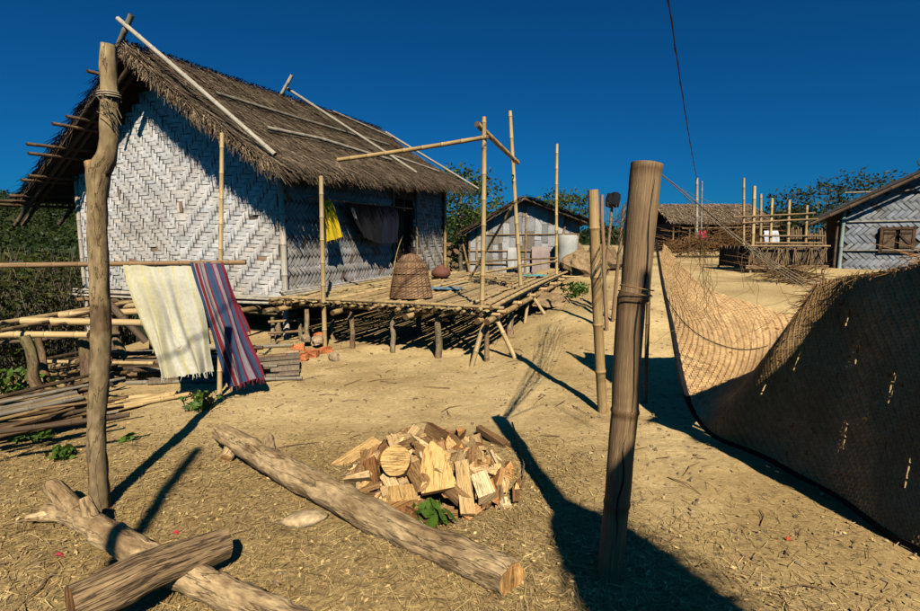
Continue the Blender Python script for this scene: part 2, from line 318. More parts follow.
# ------------------------------------------------------------------ weaving
def weave(mb, S, W, H, a, inside, rot=0.0, run=3, rev=0, h=.012, tint=lambda x, y: (1, 1, 1), gap=.94, brown=.03, missing=.0, dark=.35, band=None):
    """twill weave: every float is its own bent strip; S(x, y, h) maps panel coordinates to the world"""
    ca_, sa_ = math.cos(rot), math.sin(rot); ext = int((W + H) / a) + 2 if rot else 0
    i0, i1 = (-ext, ext) if rot else (0, int(W / a) + 1); j0, j1 = (-ext, ext) if rot else (0, int(H / a) + 1)
    def ph(i, j):
        ii = i
        if rev:
            m = i % (2 * rev); ii = m if m < rev else 2 * rev - m - 1
        return (ii + j) % (2 * run) < run
    def emit(x0, y0, x1, y1, wv):
        def tr(x, y): return (x * ca_ - y * sa_, x * sa_ + y * ca_)
        cx, cy = tr((x0 + x1) / 2, (y0 + y1) / 2)
        if not inside(cx, cy) or random.random() < missing: return
        dx, dy = x1 - x0, y1 - y0; L = math.hypot(dx, dy); dx /= L; dy /= L; nx_, ny_ = -dy, dx
        wd = a * gap * .5 * rnd(.80, 1.08); o = rnd(-.10, .10) * a
        v = rnd(.84, 1.10); wm = rnd(-.04, .05); c = tuple(v * k * q for k, q in zip(tint(cx, cy), (1 + wm, 1, 1 - wm)))
        if random.random() < (.16 if band and band[0] < cy < band[1] and not wv else brown): c = (c[0] * .5, c[1] * .36, c[2] * .27)
        Vv = []; cc = []
        hh = h * rnd(.75, 1.25)
        for t, z, k in ((-.05, -.1, dark), (.14, .75, .95), (.5, 1, 1.0), (.86, .75, .97), (1.05, -.1, dark)):  # strip ends darkened: shade where they dip under, put into the colour
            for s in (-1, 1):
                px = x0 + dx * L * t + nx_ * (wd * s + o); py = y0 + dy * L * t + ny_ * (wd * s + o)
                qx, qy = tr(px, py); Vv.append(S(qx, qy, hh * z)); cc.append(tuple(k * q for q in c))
        mb.add(Vv, [(2 * q, 2 * q + 1, 2 * q + 3, 2 * q + 2) for q in range(4)], cc)
    for i in range(i0, i1):
        j = j0
        while j < j1:
            if ph(i, j):
                k = j
                while k < j1 and ph(i, k) and k - j < run * 2: k += 1
                emit((i + .5) * a, j * a, (i + .5) * a, k * a, 1); j = k
            else: j += 1
    for j in range(j0, j1):
        i = i0
        while i < i1:
            if not ph(i, j):
                k = i
                while k < i1 and not ph(k, j) and k - i < run * 2: k += 1
                emit(i * a, (j + .5) * a, k * a, (j + .5) * a, 0); i = k
            else: i += 1

# ------------------------------------------------------------------ main hut
ROT = R(21); E1 = Vector((math.sin(ROT), math.cos(ROT), 0)); E2 = Vector((-math.cos(ROT), math.sin(ROT), 0))
FZ = .70; C0 = onz(285, 297, FZ); C0.z = 0
def Hs(s, w_, z): return C0 + E1 * s + E2 * w_ + Vector((0, 0, z))
WID, LEN = 4.95, 7.0
S0, S1 = -.72, 7.65
def ridge(s): return Hs(s, WID / 2, 4.78 + .34 * (s - S0) / (S1 - S0))
def eaveR(s): return Hs(s, -.62, 2.66 + .55 * (s - S0) / (S1 - S0))
def eaveL(s): return Hs(s, WID + .85, 2.36 + .45 * (s - S0) / (S1 - S0))
NR = ((eaveR(0) - ridge(0)).cross(E1)).normalized(); NR = NR if NR.z > 0 else -NR
NL = ((eaveL(0) - ridge(0)).cross(E1)).normalized(); NL = NL if NL.z > 0 else -NL
def roofR(s, t, h=0.0): return ridge(s).lerp(eaveR(s), t) + NR * (h - .10 * math.sin(math.pi * min(max(t, 0), 1)))
def roofL(s, t, h=0.0): return ridge(s).lerp(eaveL(s), t) + NL * (h - .06 * math.sin(math.pi * min(max(t, 0), 1)))
hut = empty('thatched_hut', Hs(LEN / 2, WID / 2, gz(*Hs(LEN / 2, WID / 2, 0)[:2])), 'large thatched hut with pale woven bamboo walls standing on stilts', 'hut')
def gable_top(w_):
    if w_ <= WID / 2: k = 1 - w_ / (WID / 2); e = 2.66 + (4.78 - 2.66) * (.62 / (WID / 2 + .62))
    else: k = (w_ - WID / 2) / (WID / 2); e = 2.36 + (4.78 - 2.36) * (.85 / (WID / 2 + .85))
    return 4.62 + (e - .14 - 4.62) * k
# gable wall
b = MB(); n = 24; prof = [(WID * i / n, gable_top(WID * i / n)) for i in range(n + 1)]
V_ = [Hs(0, x, FZ - .02) for x, z in prof] + [Hs(0, x, z) for x, z in prof]
b.add(V_, [(i, i + 1, n + 2 + i, n + 1 + i) for i in range(n)])
b.add([v + E1 * .06 for v in V_], [(i, i + 1, n + 2 + i, n + 1 + i) for i in range(n)])
gw = b.build('gable_wall', M['back'], hut)
b = MB()
def gt(x, y):
    st = max(0, mnoise.noise((x * .9, y * .5, 2)) - .1) * .9 + max(0, .35 - y) * .9 * (.5 + mnoise.noise((x * 3, y * 3, 5)))
    st = min(.4, st * .6); v = 1 + .12 * mnoise.noise((x * 2.1, y * 2.1, 8))
    return (v * (1 - st * .55), v * (.985 - st * .72), v * (.96 - st * .95))
weave(b, lambda x, y, h: Hs(-.012 - h, WID - x, FZ + y), WID, 4.2, .068,
      lambda x, y: 0.02 < x < WID - .02 and y > .0 and FZ + y < gable_top(WID - x) - .03 and not (abs(x - 4.42) < .07 and abs(y - 1.28) < .055),
      0, 3, 40, .020, gt, gap=1.0, dark=.62, brown=.004, band=(.52, .80))
# a band of browner strips, as in the wall
tag(b.build('bamboo_strips', M['weave_white'], gw), kind='stuff')
# front (long) wall, woven diagonally, with a doorway
DS0, DS1 = 3.72, 5.05
def wall_top(s): return (eaveR(s).z + (ridge(s).z - eaveR(s).z) * (.62 / (WID / 2 + .62))) - .12
b = MB()
for a0, a1, off in ((0, DS0, 0.0), (DS1, LEN, .10)):
    for o in (0.0, .05):
        b.add([Hs(a0, off + o, FZ), Hs(a1, off + o, FZ), Hs(a1, off + o, wall_top(a1)), Hs(a0, off + o, wall_top(a0))], [(0, 1, 2, 3)])
b.add([Hs(DS0, .02, FZ + 1.95), Hs(DS1, .02, FZ + 1.95), Hs(DS1, .02, wall_top(DS1)), Hs(DS0, .02, wall_top(DS0))], [(0, 1, 2, 3)])
# far, rear and left walls close the room
b.add([Hs(LEN, 0, FZ), Hs(LEN, WID, FZ), Hs(LEN, WID, 2.9), Hs(LEN, WID / 2, 4.8), Hs(LEN, 0, 3.3)], [(0, 1, 2, 3, 4)])
b.add([Hs(0, WID, FZ), Hs(LEN, WID, FZ), Hs(LEN, WID, 3.0), Hs(0, WID, gable_top(WID))], [(0, 1, 2, 3)])
fw = b.build('front_wall', M['back'], hut)
b = MB()
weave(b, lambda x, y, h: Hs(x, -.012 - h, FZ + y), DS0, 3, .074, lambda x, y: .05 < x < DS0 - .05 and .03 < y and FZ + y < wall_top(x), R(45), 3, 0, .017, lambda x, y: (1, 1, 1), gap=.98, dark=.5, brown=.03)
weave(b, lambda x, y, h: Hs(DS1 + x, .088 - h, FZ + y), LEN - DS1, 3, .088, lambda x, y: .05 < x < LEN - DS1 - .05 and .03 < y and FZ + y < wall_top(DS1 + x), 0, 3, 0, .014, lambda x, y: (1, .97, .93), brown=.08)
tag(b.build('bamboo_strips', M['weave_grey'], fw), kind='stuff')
# left wall sliver seen past the gable
# doorway with a shut slatted screen before sheets coloured as shade
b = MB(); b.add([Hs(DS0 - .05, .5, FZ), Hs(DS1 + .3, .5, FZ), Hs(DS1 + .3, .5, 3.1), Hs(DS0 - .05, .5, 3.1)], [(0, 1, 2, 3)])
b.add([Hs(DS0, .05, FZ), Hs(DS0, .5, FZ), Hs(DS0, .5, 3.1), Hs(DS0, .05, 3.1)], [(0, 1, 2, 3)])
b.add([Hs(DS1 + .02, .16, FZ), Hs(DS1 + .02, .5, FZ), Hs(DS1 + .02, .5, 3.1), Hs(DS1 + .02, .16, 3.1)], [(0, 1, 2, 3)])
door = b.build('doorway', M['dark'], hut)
for i in range(11):
    s = DS0 + .08 + i * .115
    stick('slat', Hs(s, .32, FZ), Hs(s + rnd(-.02, .02), .32, FZ + 1.95), .022, M['bamboo_dark'], door, sides=5)
# corner posts, laths, sills
for s, w_, r in ((-.04, -.03, .055), (-.04, WID, .04), (DS0 + .02, -.06, .03), (DS1, .0, .03), (LEN, .02, .05)):
    stick('corner_post', Hs(s, w_, gz(*Hs(s, w_, 0)[:2]) - .1), Hs(s, w_, (gable_top(0) if s < .5 else wall_top(min(s, LEN))) - .02), r, M['bamboo_grey'] if s < 6 else M['bamboo'], hut, tint=(1.25, 1.25, 1.25) if s < 1 else (.8, .75, .65))
for k in range(3):
    stick('sill_pole', Hs(-.10 - .03 * k, -.35 + .1 * k, FZ + .02 - .055 * k), Hs(-.10 - .03 * k, WID + .3, FZ - .03 - .05 * k), .024, M['bamboo_grey'], hut, tint=(1.3, 1.3, 1.3))
for k in range(3):
    stick('sill_pole', Hs(-.25, -.12 - .05 * k, FZ + .1 - .03 * k), Hs(DS0 + .1, -.10 - .06 * k, FZ + .13 - .04 * k), .024, M['bamboo_grey'], hut, tint=(1.2, 1.2, 1.2))
# floor joists: round ends under the sill
for i in range(12):
    w_ = .15 + i * .42
    stick('floor_joist', Hs(-.42 + rnd(-.1, .1), w_, FZ - .21), Hs(LEN - .2, w_, FZ - .21), .045, M['bamboo_old'] if i % 3 else M['post_wood'], hut, sides=7)
for s in (.15, 2.4, 4.7, 6.9):
    for w_ in (.3, 1.7, 3.2, 4.75):
        p = Hs(s, w_, 0); g_ = gz(p.x, p.y)
        stick('stilt', (p.x, p.y, g_ - .12), (p.x + rnd(-.03, .03), p.y, FZ - .24), .06, M['post_wood'], hut, False)
for s in (.15, 3.4, 6.9):
    stick('cross_beam', Hs(s, -.1, FZ - .30), Hs(s, WID + .2, FZ - .30), .05, M['post_wood'], hut, False)
# floor
b = MB(); q = [Hs(.02, .02, FZ - .05), Hs(LEN - .02, .02, FZ - .05), Hs(LEN - .02, WID - .02, FZ - .05), Hs(.02, WID - .02, FZ - .05)]
b.add(q, [(0, 1, 2, 3)]); b.add([v - Vector((0, 0, .08)) for v in q], [(0, 1, 2, 3)]); b.build('floor', M['bamboo_dark'], hut)
# roof: a thick base, thousands of straws, poles on top and sticks below
b = MB(); ns, ntt = 26, 10
for fn, nn in ((roofR, NR), (roofL, NL)):
    for hh in (.03, -.07):
        V_ = []
        for i in range(ns + 1):
            for j in range(ntt + 1):
                s = S0 + .06 + (S1 - S0 - .12) * i / ns; t = j / ntt * .97
                V_.append(fn(s, t, hh + .02 * mnoise.noise((s * 2, t * 7, hh))))
        b.add(V_, [(i * (ntt + 1) + j, i * (ntt + 1) + j + 1, (i + 1) * (ntt + 1) + j + 1, (i + 1) * (ntt + 1) + j) for i in range(ns) for j in range(ntt)])
    for i in range(ns):
        s = S0 + .06 + (S1 - S0 - .12) * i / ns; s2 = S0 + .06 + (S1 - S0 - .12) * (i + 1) / ns
        b.add([fn(s, .97, .03), fn(s2, .97, .03), fn(s2, .97, -.07), fn(s, .97, -.07)], [(0, 1, 2, 3)])
    for j in range(ntt):
        for s in (S0 + .06, S1 - .06):
            b.add([fn(s, j / ntt * .97, .03), fn(s, (j + 1) / ntt * .97, .03), fn(s, (j + 1) / ntt * .97, -.07), fn(s, j / ntt * .97, -.07)], [(0, 1, 2, 3)])
roof = b.build('roof', M['thatch_base'], hut)
def straw_col():
    v = rnd(.18, 1.35) if random.random() < .93 else rnd(1.4, 2.2); g_ = rnd(0, 1)
    return (v * (1 + .15 * g_), v * 1.0, v * (.95 - .2 * g_))
b = MB()
for fn, nn, ev, N_ in ((roofR, NR, eaveR, 30000), (roofL, NL, eaveL, 7000)):
    dn = (ev(3) - ridge(3)).normalized()
    for i in range(N_):
        s = rnd(S0, S1); cr = random.random() ** .9
        t = cr; d = dn + E1 * random.gauss(0, .24) + nn * rnd(-.03, .15)
        b.blade(fn(s, t * .95, rnd(.01, .07) + .03 * mnoise.noise((s * 1.5, t * 9, 4))), d, rnd(.14, .50) * (1 if t < .9 else .8), rnd(.010, .030), nn, straw_col())
    for i in range(N_ // 9):      # eave fringe hangs a little
        s = rnd(S0 + .02, S1 - .02)
        d = dn + Vector((0, 0, rnd(-.7, .05))) + E1 * random.gauss(0, .2)
        b.blade(fn(s, rnd(.93, 1.0), rnd(-.06, .06)), d, rnd(.08, .30 + .12 * mnoise.noise((s * 2, 0, 0))), rnd(.008, .02), nn, straw_col())
    for i in range(N_ // 10):     # rake fringe over the gable
        t = random.random(); s = S0 + rnd(-.02, .12)
        d = dn * rnd(.2, 1) - E1 * rnd(0, .5) + Vector((0, 0, rnd(-.7, .1)))
        b.blade(fn(s, t * .97, rnd(-.08, .06)), d, rnd(.08, .30), rnd(.007, .016), nn, straw_col())
for i in range(3200):             # ridge cap
    s = rnd(S0, S1); sg = random.choice((-1, 1)); dn = (eaveR(3) - ridge(3)).normalized() if sg > 0 else (eaveL(3) - ridge(3)).normalized()
    d = dn + E1 * random.gauss(0, .35) + Vector((0, 0, rnd(-.02, .3)))
    b.blade(ridge(s) + Vector((0, 0, rnd(-.02, .09))) - dn * .06, d, rnd(.15, .4), rnd(.008, .02), Vector((0, 0, 1)), straw_col())
tag(b.build('thatch', M['thatch'], roof), kind='stuff')
def rpole(pts, r, m='bamboo_grey', tint=(1.2, 1.2, 1.15)):
    b = MB()
    for p, q in zip(pts[:-1], pts[1:]): b.bamboo(p, q, r, 8, tint, bend=.004)
    return b.build('roof_pole', M[m], hut)
rpole([roofR(-.62, -.10, .30), roofR(-.62, .93, .12)], .040, tint=(1.35, 1.35, 1.3))
rpole([roofR(3.3, -.07, .22), roofR(4.35, .90, .13)], .034, tint=(1.0, .97, .9))
rpole([roofR(7.2, .12, .14), roofR(7.45, 1.06, .12)], .034, tint=(1.05, 1.0, .92))
rpole([roofR(.15, .33, .14), roofR(2.8, .37, .14), roofR(5.9, .40, .13)], .033, tint=(.75, .72, .68))
rpole([roofR(.35, .62, .13), roofR(1.8, .63, .16), roofR(4.2, .72, .12)], .036, tint=(1.0, .95, .9))
rpole([roofR(4.6, .60, .12), roofR(6.6, .78, .12)], .03, tint=(1.0, .95, .9))
rpole([roofR(4.9, .02, .12), roofR(7.4, .20, .12)], .03, tint=(.9, .85, .8))
rpole([roofL(-.60, -.10, .30), roofL(-.60, .15, .08)], .045, tint=(.7, .7, .65))
rpole([roofL(3.2, -.12, .28), roofL(3.2, .1, .08)], .04)
stick('ridge_pole', ridge(-1.0) + Vector((0, 0, -.20)), ridge(S1 - .2) + Vector((0, 0, -.20)), .06, M['bamboo_old'], hut)
for s in (-.50, -.36, .3, 1.6, 3.2, 4.8, 6.4):
    stick('rafter', roofL(s, 0, -.15), roofL(s, 1.13, -.13), .042, M['bamboo_dark'], hut)
    stick('rafter', roofR(s, 0, -.15), roofR(s, .99, -.13), .042, M['bamboo_dark'], hut)
for k in range(10):
    t = (.14, .38, .43, .57, .62, .76, .80, .92, .955, .985)[k]
    stick('purlin', roofL(-rnd(.72, 1.30), t, -.09 + rnd(-.02, .02)), roofL(2.5, t + rnd(-.02, .02), -.10), .030, M['bamboo_dark'], hut, tint=(1.2, 1.1, 1))
for k in range(9):
    t = .14 + k * .1
    stick('purlin', roofR(-rnd(.55, .72), t, -.10), roofR(7.2, t, -.10), .026, M['bamboo_old'], hut)
# porch post and the hanging pole under the eave
p = G(325, 349); stick('porch_post', p - Vector((0, 0, .12)), P(321, 176, p.y + .1), .036, M['bamboo'], hut)
stick('hanging_pole', Hs(.35, -.26, 2.36), Hs(4.3, -.26, 2.42), .018, M['bamboo_old'], hut)
for s in (.7, 3.9):
    b = MB(); b.tube([Hs(s, -.26, 2.34), Hs(s, -.26, 2.6), roofR(s, .95, -.1)], .008, 5); b.build('pole_tie', M['rope'], hut)

# ------------------------------------------------------------------ clothes hanging under the eave
def cloth(name, top0, top1, bot0, bot1, nu, nv, folds, amp, colf, m, back=.0, ragged=0.0, label='', cat='cloth', nrm=None, sag=.0, parent=None, crease=0.0):
    top0, top1, bot0, bot1 = map(Vector, (top0, top1, bot0, bot1))
    n_ = nrm or Vector((0, -1, 0)); b = MB(); ph = [rnd(0, 6.28) for i in range(4)]
    for side, ln in ((1, 1.0), (-1, back)):
        if ln <= 0: continue
        V_ = []; C_ = []; T_ = []
        rag = [rnd(0, ragged) for i in range(nu + 1)]
        for j in range(nv + 1):
            v = j / nv
            for i in range(nu + 1):
                u = i / nu
                p = top0.lerp(top1, u).lerp(bot0.lerp(bot1, u), v * ln)
                p.z -= sag * math.sin(math.pi * u) * (1 - v) + (rag[i] if j == nv else 0)
                f = (crease * (1 / (1 + math.exp(-(u - .34 - .12 * v) * 60)) - .5)) + math.sin(u * folds * 6.28 + ph[0] + v * .8) * .6 + math.sin(u * folds * 2.7 * 6.28 + ph[1] - v) * .3 + .5 * math.sin(v * 3 + u * 4 + ph[2])
                p = p + n_ * (side * .03 * min(1, v * 6) + amp * f * min(1, v * 1.6 + .08))
                p = p + (top1 - top0).normalized() * amp * .6 * math.sin(v * 5 + u * 9 + ph[3]) * v
                if j == 0: p.z += .012
                V_.append(p); C_.append(colf(u, v)); T_.append((u * 1.0, v * 1.2, side))
        b.add(V_, [(j * (nu + 1) + i, j * (nu + 1) + i + 1, (j + 1) * (nu + 1) + i + 1, (j + 1) * (nu + 1) + i) for j in range(nv) for i in range(nu)], C_, T_, True)
        if ragged:
            for i in range(nu // 3):
                q = V_[nv * (nu + 1) + random.randrange(nu)]
                b.blade(q + Vector((0, 0, .01)), Vector((rnd(-.5, .5), rnd(-.2, .2), -1)), rnd(.02, .08), .008, n_, C_[-1])
    o = b.build(name, m); return tag(o, label, cat)
ev = -E2
cloth('yellow_cloth', Hs(.72, -.27, 2.37), Hs(1.02, -.27, 2.37), Hs(.74, -.31, 1.62), Hs(1.20, -.31, 1.72), 24, 20, 1.5, .035, lambda u, v: (.62, .42, .015), M['cloth'], .25, .01, 'bright yellow cloth hanging from the pole under the thatched eave', nrm=ev)
cloth('dark_shirt', Hs(1.45, -.27, 2.38), Hs(2.6, -.27, 2.38), Hs(1.9, -.31, 1.75), Hs(2.65, -.30, 1.58), 28, 20, 2.2, .05, lambda u, v: (.007, .007, .009) if not (.02 < u < .16 and v > .15 and v < .5) else (.3, .28, .22), M['cloth'], .3, .05, 'black shirt with a pale patch hanging under the thatched eave', 'shirt', nrm=ev)
cloth('navy_trousers', Hs(2.5, -.28, 2.39), Hs(3.45, -.28, 2.40), Hs(2.55, -.32, 1.60), Hs(3.40, -.31, 1.62), 24, 20, 2.0, .045, lambda u, v: (.005, .007, .016), M['cloth'], .3, .02, 'dark navy trousers hanging beside the doorway under the eave', 'trousers', nrm=ev)

# ------------------------------------------------------------------ bamboo platform in front of the hut
PZ = .66
plat = empty('bamboo_platform', Hs(2.4, -2.0, gz(*Hs(2.4, -2.0, 0)[:2])), 'raised split bamboo platform with short legs beside the large hut', 'platform')
PN = -.40; PF = 5.5; PR = -3.74
def pz(s): return PZ + .13 * max(0, s) / 5.5
i = 0; w_ = -.22
while w_ > PR:
    wd = rnd(.045, .085); a0 = PN - rnd(.02, .22); a1 = PF + rnd(-.1, .2)
    tn = rnd(.75, 1.15)
    b = MB(); n = 9
    pts = [Hs(a0 + (a1 - a0) * k / n, w_ + rnd(-.012, .012), pz(a0 + (a1 - a0) * k / n) + .055 + rnd(-.006, .006)) for k in range(n + 1)]
    if i % 4 == 0: b.bamboo(pts[0], pts[-1], .028, 7, (tn, tn, tn), bend=.003)
    else:
        for p, q in zip(pts[:-1], pts[1:]):
            pass
        V_ = []
        for p in pts:
            for du, dz in ((-.5, -.006), (-.32, .008), (.32, .008), (.5, -.006)): V_.append(p + E2 * du * wd + Vector((0, 0, dz)))
        b.add(V_, [(4 * k + m_, 4 * k + m_ + 1, 4 * k + 5 + m_, 4 * k + 4 + m_) for k in range(n) for m_ in range(3)], [tuple(tn * rnd(.8, 1.1) for z in range(3)) for v in V_], [(v.dot(E2), v.z, v.dot(E1)) for v in V_])
    b.build('slat', M['bamboo'], plat); w_ -= wd + .006; i += 1
for k, s in enumerate((PN + .02, PN + .30, .8, 1.8, 2.8, 3.8, 4.8, PF - .05)):
    stick('joist', Hs(s, -.12, pz(s) - .005 - .002 * k), Hs(s, PR - .14, pz(s) - .005), .034, M['bamboo'], plat, tint=(1.0, .95, .9))
for k, w2 in enumerate((PR - .03, PR + .10, -2.6, -1.4, -.4)):
    stick('beam', Hs(PN - .25, w2, pz(PN) - .075), Hs(PF + .3, w2, pz(PF) - .075), .042, M['bamboo'], plat, tint=(.95, .9, .85))
stick('edge_pole', Hs(PN - .1, PR - .04, pz(PN) + .09), Hs(PF + .5, PR - .02, pz(PF) + .10), .030, M['bamboo'], plat)
stick('edge_pole', Hs(PN + .1, PR + .08, pz(PN) + .10), Hs(PF + .2, PR + .12, pz(PF) + .10), .026, M['bamboo'], plat)
stick('edge_pole', Hs(PN - .02, -.3, pz(PN) + .085), Hs(PN - .04, PR - .2, pz(PN) + .088), .026, M['bamboo'], plat)
for k in range(34):
    s_ = rnd(PN, PF - .6); w2 = rnd(PR + .15, -.3); a2 = rnd(-.5, .5) + (1.4 if k % 3 == 0 else 0); L = rnd(.35, 1.3)
    q0 = Hs(s_, w2, pz(s_) + .075 + .004 * (k % 5)); q1 = Hs(min(PF, s_ + math.cos(a2) * L), min(-.15, max(PR, w2 + math.sin(a2) * L)), pz(s_ + L * .7) + .078 + .004 * (k % 5)); stick('loose_strip', q0, q1, rnd(.008, .018), M['bamboo'], plat, sides=5, tint=(rnd(.7, 1.2),) * 3)
# short stub ends along the near edge
for k in range(26):
    w2 = -.2 - k * .14 + rnd(-.04, .04)
    if w2 > PR: stick('stub', Hs(PN - rnd(.10, .22), w2, pz(PN) + .01 + rnd(-.01, .012)), Hs(PN + .55, w2 + rnd(-.03, .03), pz(PN) + .012), rnd(.02, .03), M['bamboo'] if k % 3 else M['bamboo_old'], plat, sides=7)
# legs
def leg(s, w2, top, r, m, spl=(0, 0)):
    p = Hs(s + spl[0], w2 + spl[1], 0); g_ = gz(p.x, p.y)
    stick('leg', (p.x, p.y, g_ - .1), Hs(s, w2, top), r, m, plat, m not in (M['post_wood'],))
for s, w2 in ((PN + .05, -.7), (PN + .1, -1.5), (PN + .1, -2.2), (PN + .05, -2.95)):
    leg(s, w2, pz(s) - .08, .042 if w2 > -2.5 else .055, M['post_wood'])
for s in (1.0, 2.6, 4.2, 5.3):
    for w2 in (-.6, -2.0, PR + .12): leg(s, w2, pz(s) - .08, .06 if w2 < -3 else .05, M['post_wood'])
leg(PN + .0, PR + .05, pz(PN) - .05, .035, M['bamboo_old'])
leg(PN - .02, PR + .06, pz(PN) - .04, .036, M['bamboo'], (-.22, .14)); leg(PN + .12, PR - .02, pz(PN) - .04, .034, M['bamboo'], (-.05, -.36))
leg(1.9, PR + .02, pz(1.9) - .04, .030, M['bamboo'], (-.3, .0)); leg(2.0, PR - .02, pz(1.9) - .04, .034, M['bamboo'], (-.1, -.30))
leg(4.4, PR + .0, pz(4.4) - .04, .034, M['bamboo'], (-.3, -.05)); leg(4.5, PR - .02, pz(4.4) - .04, .034, M['bamboo'], (0, -.30))
# tall uprights and rails of the rack on the platform
def upright(px0, s, w2, pxt, pyt, r, under=.1):
    a0 = Hs(s, w2, pz(s) - under); return stick('upright', a0, P(pxt, pyt, a0.y), r, M['bamboo'], plat, tint=(1.05, 1.05, 1.0))
upright(485, PN + .10, PR + .16, 484, 117, .034); upright(518, 1.85, PR + .13, 510, 111, .036, .1); upright(556, 5.1, PR + .10, 557, 144, .036)
pa = Hs(PN + .1, PR + .16, 0)
stick('rail', P(338, 160, 7.75), P(487, 137, pa.y - .04), .032, M['bamboo'], plat, tint=(1.1, 1.05, .95))
stick('rail', P(477, 124, pa.y - .10), P(518, 163, 8.45), .036, M['bamboo'], plat, tint=(.9, .85, .75))
stick('rail', P(446, 279, 12.5), P(557, 261, 11.2), .03, M['bamboo'], plat); stick('rail', P(465, 262, 12.6), P(557, 258, 11.4), .022, M['bamboo_old'], plat)
stick('brace', P(468, 282, 10.8), P(513, 205, 9.2), .025, M['bamboo'], plat)
stick('rail', P(560, 276, 11.8), P(580, 277, 11.9), .02, M['bamboo'], plat)
# lashings
def lash(p, ax, r, parent):
    b = MB(); ax = ax.normalized(); a = ax.orthogonal().normalized(); c = ax.cross(a)
    pts = [p + (a * math.cos(t) + c * math.sin(t)) * r + ax * (t / 6.28 - 2) * .012 for t in np.linspace(0, 18, 44)]
    b.tube(pts, .005, 4); b.build('lashing', M['rope'], parent)
lash(P(485, 137, pa.y), Vector((0, 0, 1)), .05, plat); lash(P(516, 161, 8.5), Vector((0, 0, 1)), .05, plat)

# basket
def basket():
    c = onz(411, 297, pz(1.0) + .066); b = MB(); Hh = .66
    root = empty('fishing_basket', c, 'brown dome shaped cane basket turned upside down on the platform', 'basket')
    prof = lambda t: .335 * (1 - .38 * t ** 1.1) - .30 * max(0, t - .70) ** 1.7 * 2.6
    nr, nc = 34, 44
    V_ = []; C_ = []
    for j in range(nr + 1):
        t = j / nr
        for k in range(nc):
            a = 6.283 * k / nc; r = prof(t) + .006 * (1 if (j + k) % 2 else -1)
            V_.append(c + Vector((math.cos(a) * r, math.sin(a) * r, t * Hh))); C_.append(tuple(rnd(.7, 1.2) * (1 if (j % 6) else .55) for q in range(1)) * 3)
    b.add(V_, [(j * nc + k, j * nc + (k + 1) % nc, (j + 1) * nc + (k + 1) % nc, (j + 1) * nc + k) for j in range(nr) for k in range(nc)], C_)
    r1 = prof(1); b.add(V_[-nc:] + [c + Vector((0, 0, Hh + .03))], [(k, (k + 1) % nc, nc) for k in range(nc)], (.8, .8, .8))
    body = b.build('basket_body', M['basket'], root)
    for k in range(nc // 2):
        a = 6.283 * k * 2 / nc; bb = MB()
        bb.tube([c + Vector((math.cos(a) * (prof(t) + .008), math.sin(a) * (prof(t) + .008), t * Hh)) for t in np.linspace(0, 1, 8)], .006, 4, (.75, .7, .65)); bb.build('stake', M['basket'], body)
    for t in (0.02, .30, .58, .86):
        bb = MB(); bb.tube([c + Vector((math.cos(a) * (prof(t) + .012), math.sin(a) * (prof(t) + .012), t * Hh)) for a in np.linspace(0, 6.283, 33)], .006, 5, (1.1, 1.05, .95)); bb.build('hoop', M['basket'], root)
    bb = MB(); bb.tube([c + Vector((-.34 + .05 * t, -.02, 0)) .lerp(c + Vector((.05, -.1, Hh + .05)), t) + Vector((-.10 * math.sin(3.1 * t), -.06, .12 * math.sin(3.1 * t))) for t in np.linspace(.05, 1, 10)], .009, 5); bb.build('handle', M['bamboo'], root)
basket()

# small things on the platform: clay pot, sandals, cloths
def lathe(name, c, prof, m, label, cat, n=20, colr=(1, 1, 1), group=None):
    b = MB(); k = len(prof); V_ = [Vector(c) + Vector((r * math.cos(6.283 * i / n), r * math.sin(6.283 * i / n), z)) for r, z in prof for i in range(n)]
    b.add(V_, [(j * n + i, j * n + (i + 1) % n, (j + 1) * n + (i + 1) % n, (j + 1) * n + i) for j in range(k - 1) for i in range(n)], colr, None, True)
    return tag(b.build(name, m), label, cat, group)
c = onz(441, 279, pz(3) + .07); lathe('clay_pot', c, [(.02, 0), (.14, .02), (.22, .10), (.21, .18), (.13, .25), (.08, .27), (.10, .31), (.085, .31), (.06, .27)], M['paint'], 'round reddish brown clay pot on the platform by the hut wall', 'pot', colr=(.16, .06, .035))
def sandal(px, py, rz, cl, label):
    c = onz(px, py, pz(2.5) + .073); m_ = Matrix.Rotation(rz, 3, 'Z'); o = empty('sandal', c, label, 'sandal', 'sandals left on the platform')
    b = MB(); n = 16; out = [(.055 * math.cos(t) * (1.05 + .2 * math.sin(t)), .14 * math.sin(t)) for t in np.linspace(0, 6.283, n, endpoint=False)]
    V_ = [c + m_ @ Vector((x, y, z)) for z in (0, .025) for x, y in out]
    b.add(V_, [tuple(range(n))[::-1], tuple(range(n, 2 * n))] + [(i, (i + 1) % n, n + (i + 1) % n, n + i) for i in range(n)], cl); b.build('sole', M['paint'], o)
    b = MB(); b.tube([c + m_ @ Vector((.055 * math.cos(t), .03, .02 + .05 * math.sin(t))) for t in np.linspace(0, 3.14, 9)], .012, 5, cl); b.build('strap', M['paint'], o)
for k, (px, py, rz) in enumerate(((478, 283, .4), (484, 282, .2), (492, 284, 1.2), (497, 281, 1.0), (503, 285, -.4))):
    sandal(px, py, rz, (.03, .025, .022), 'dark worn sandal left on the bamboo platform')
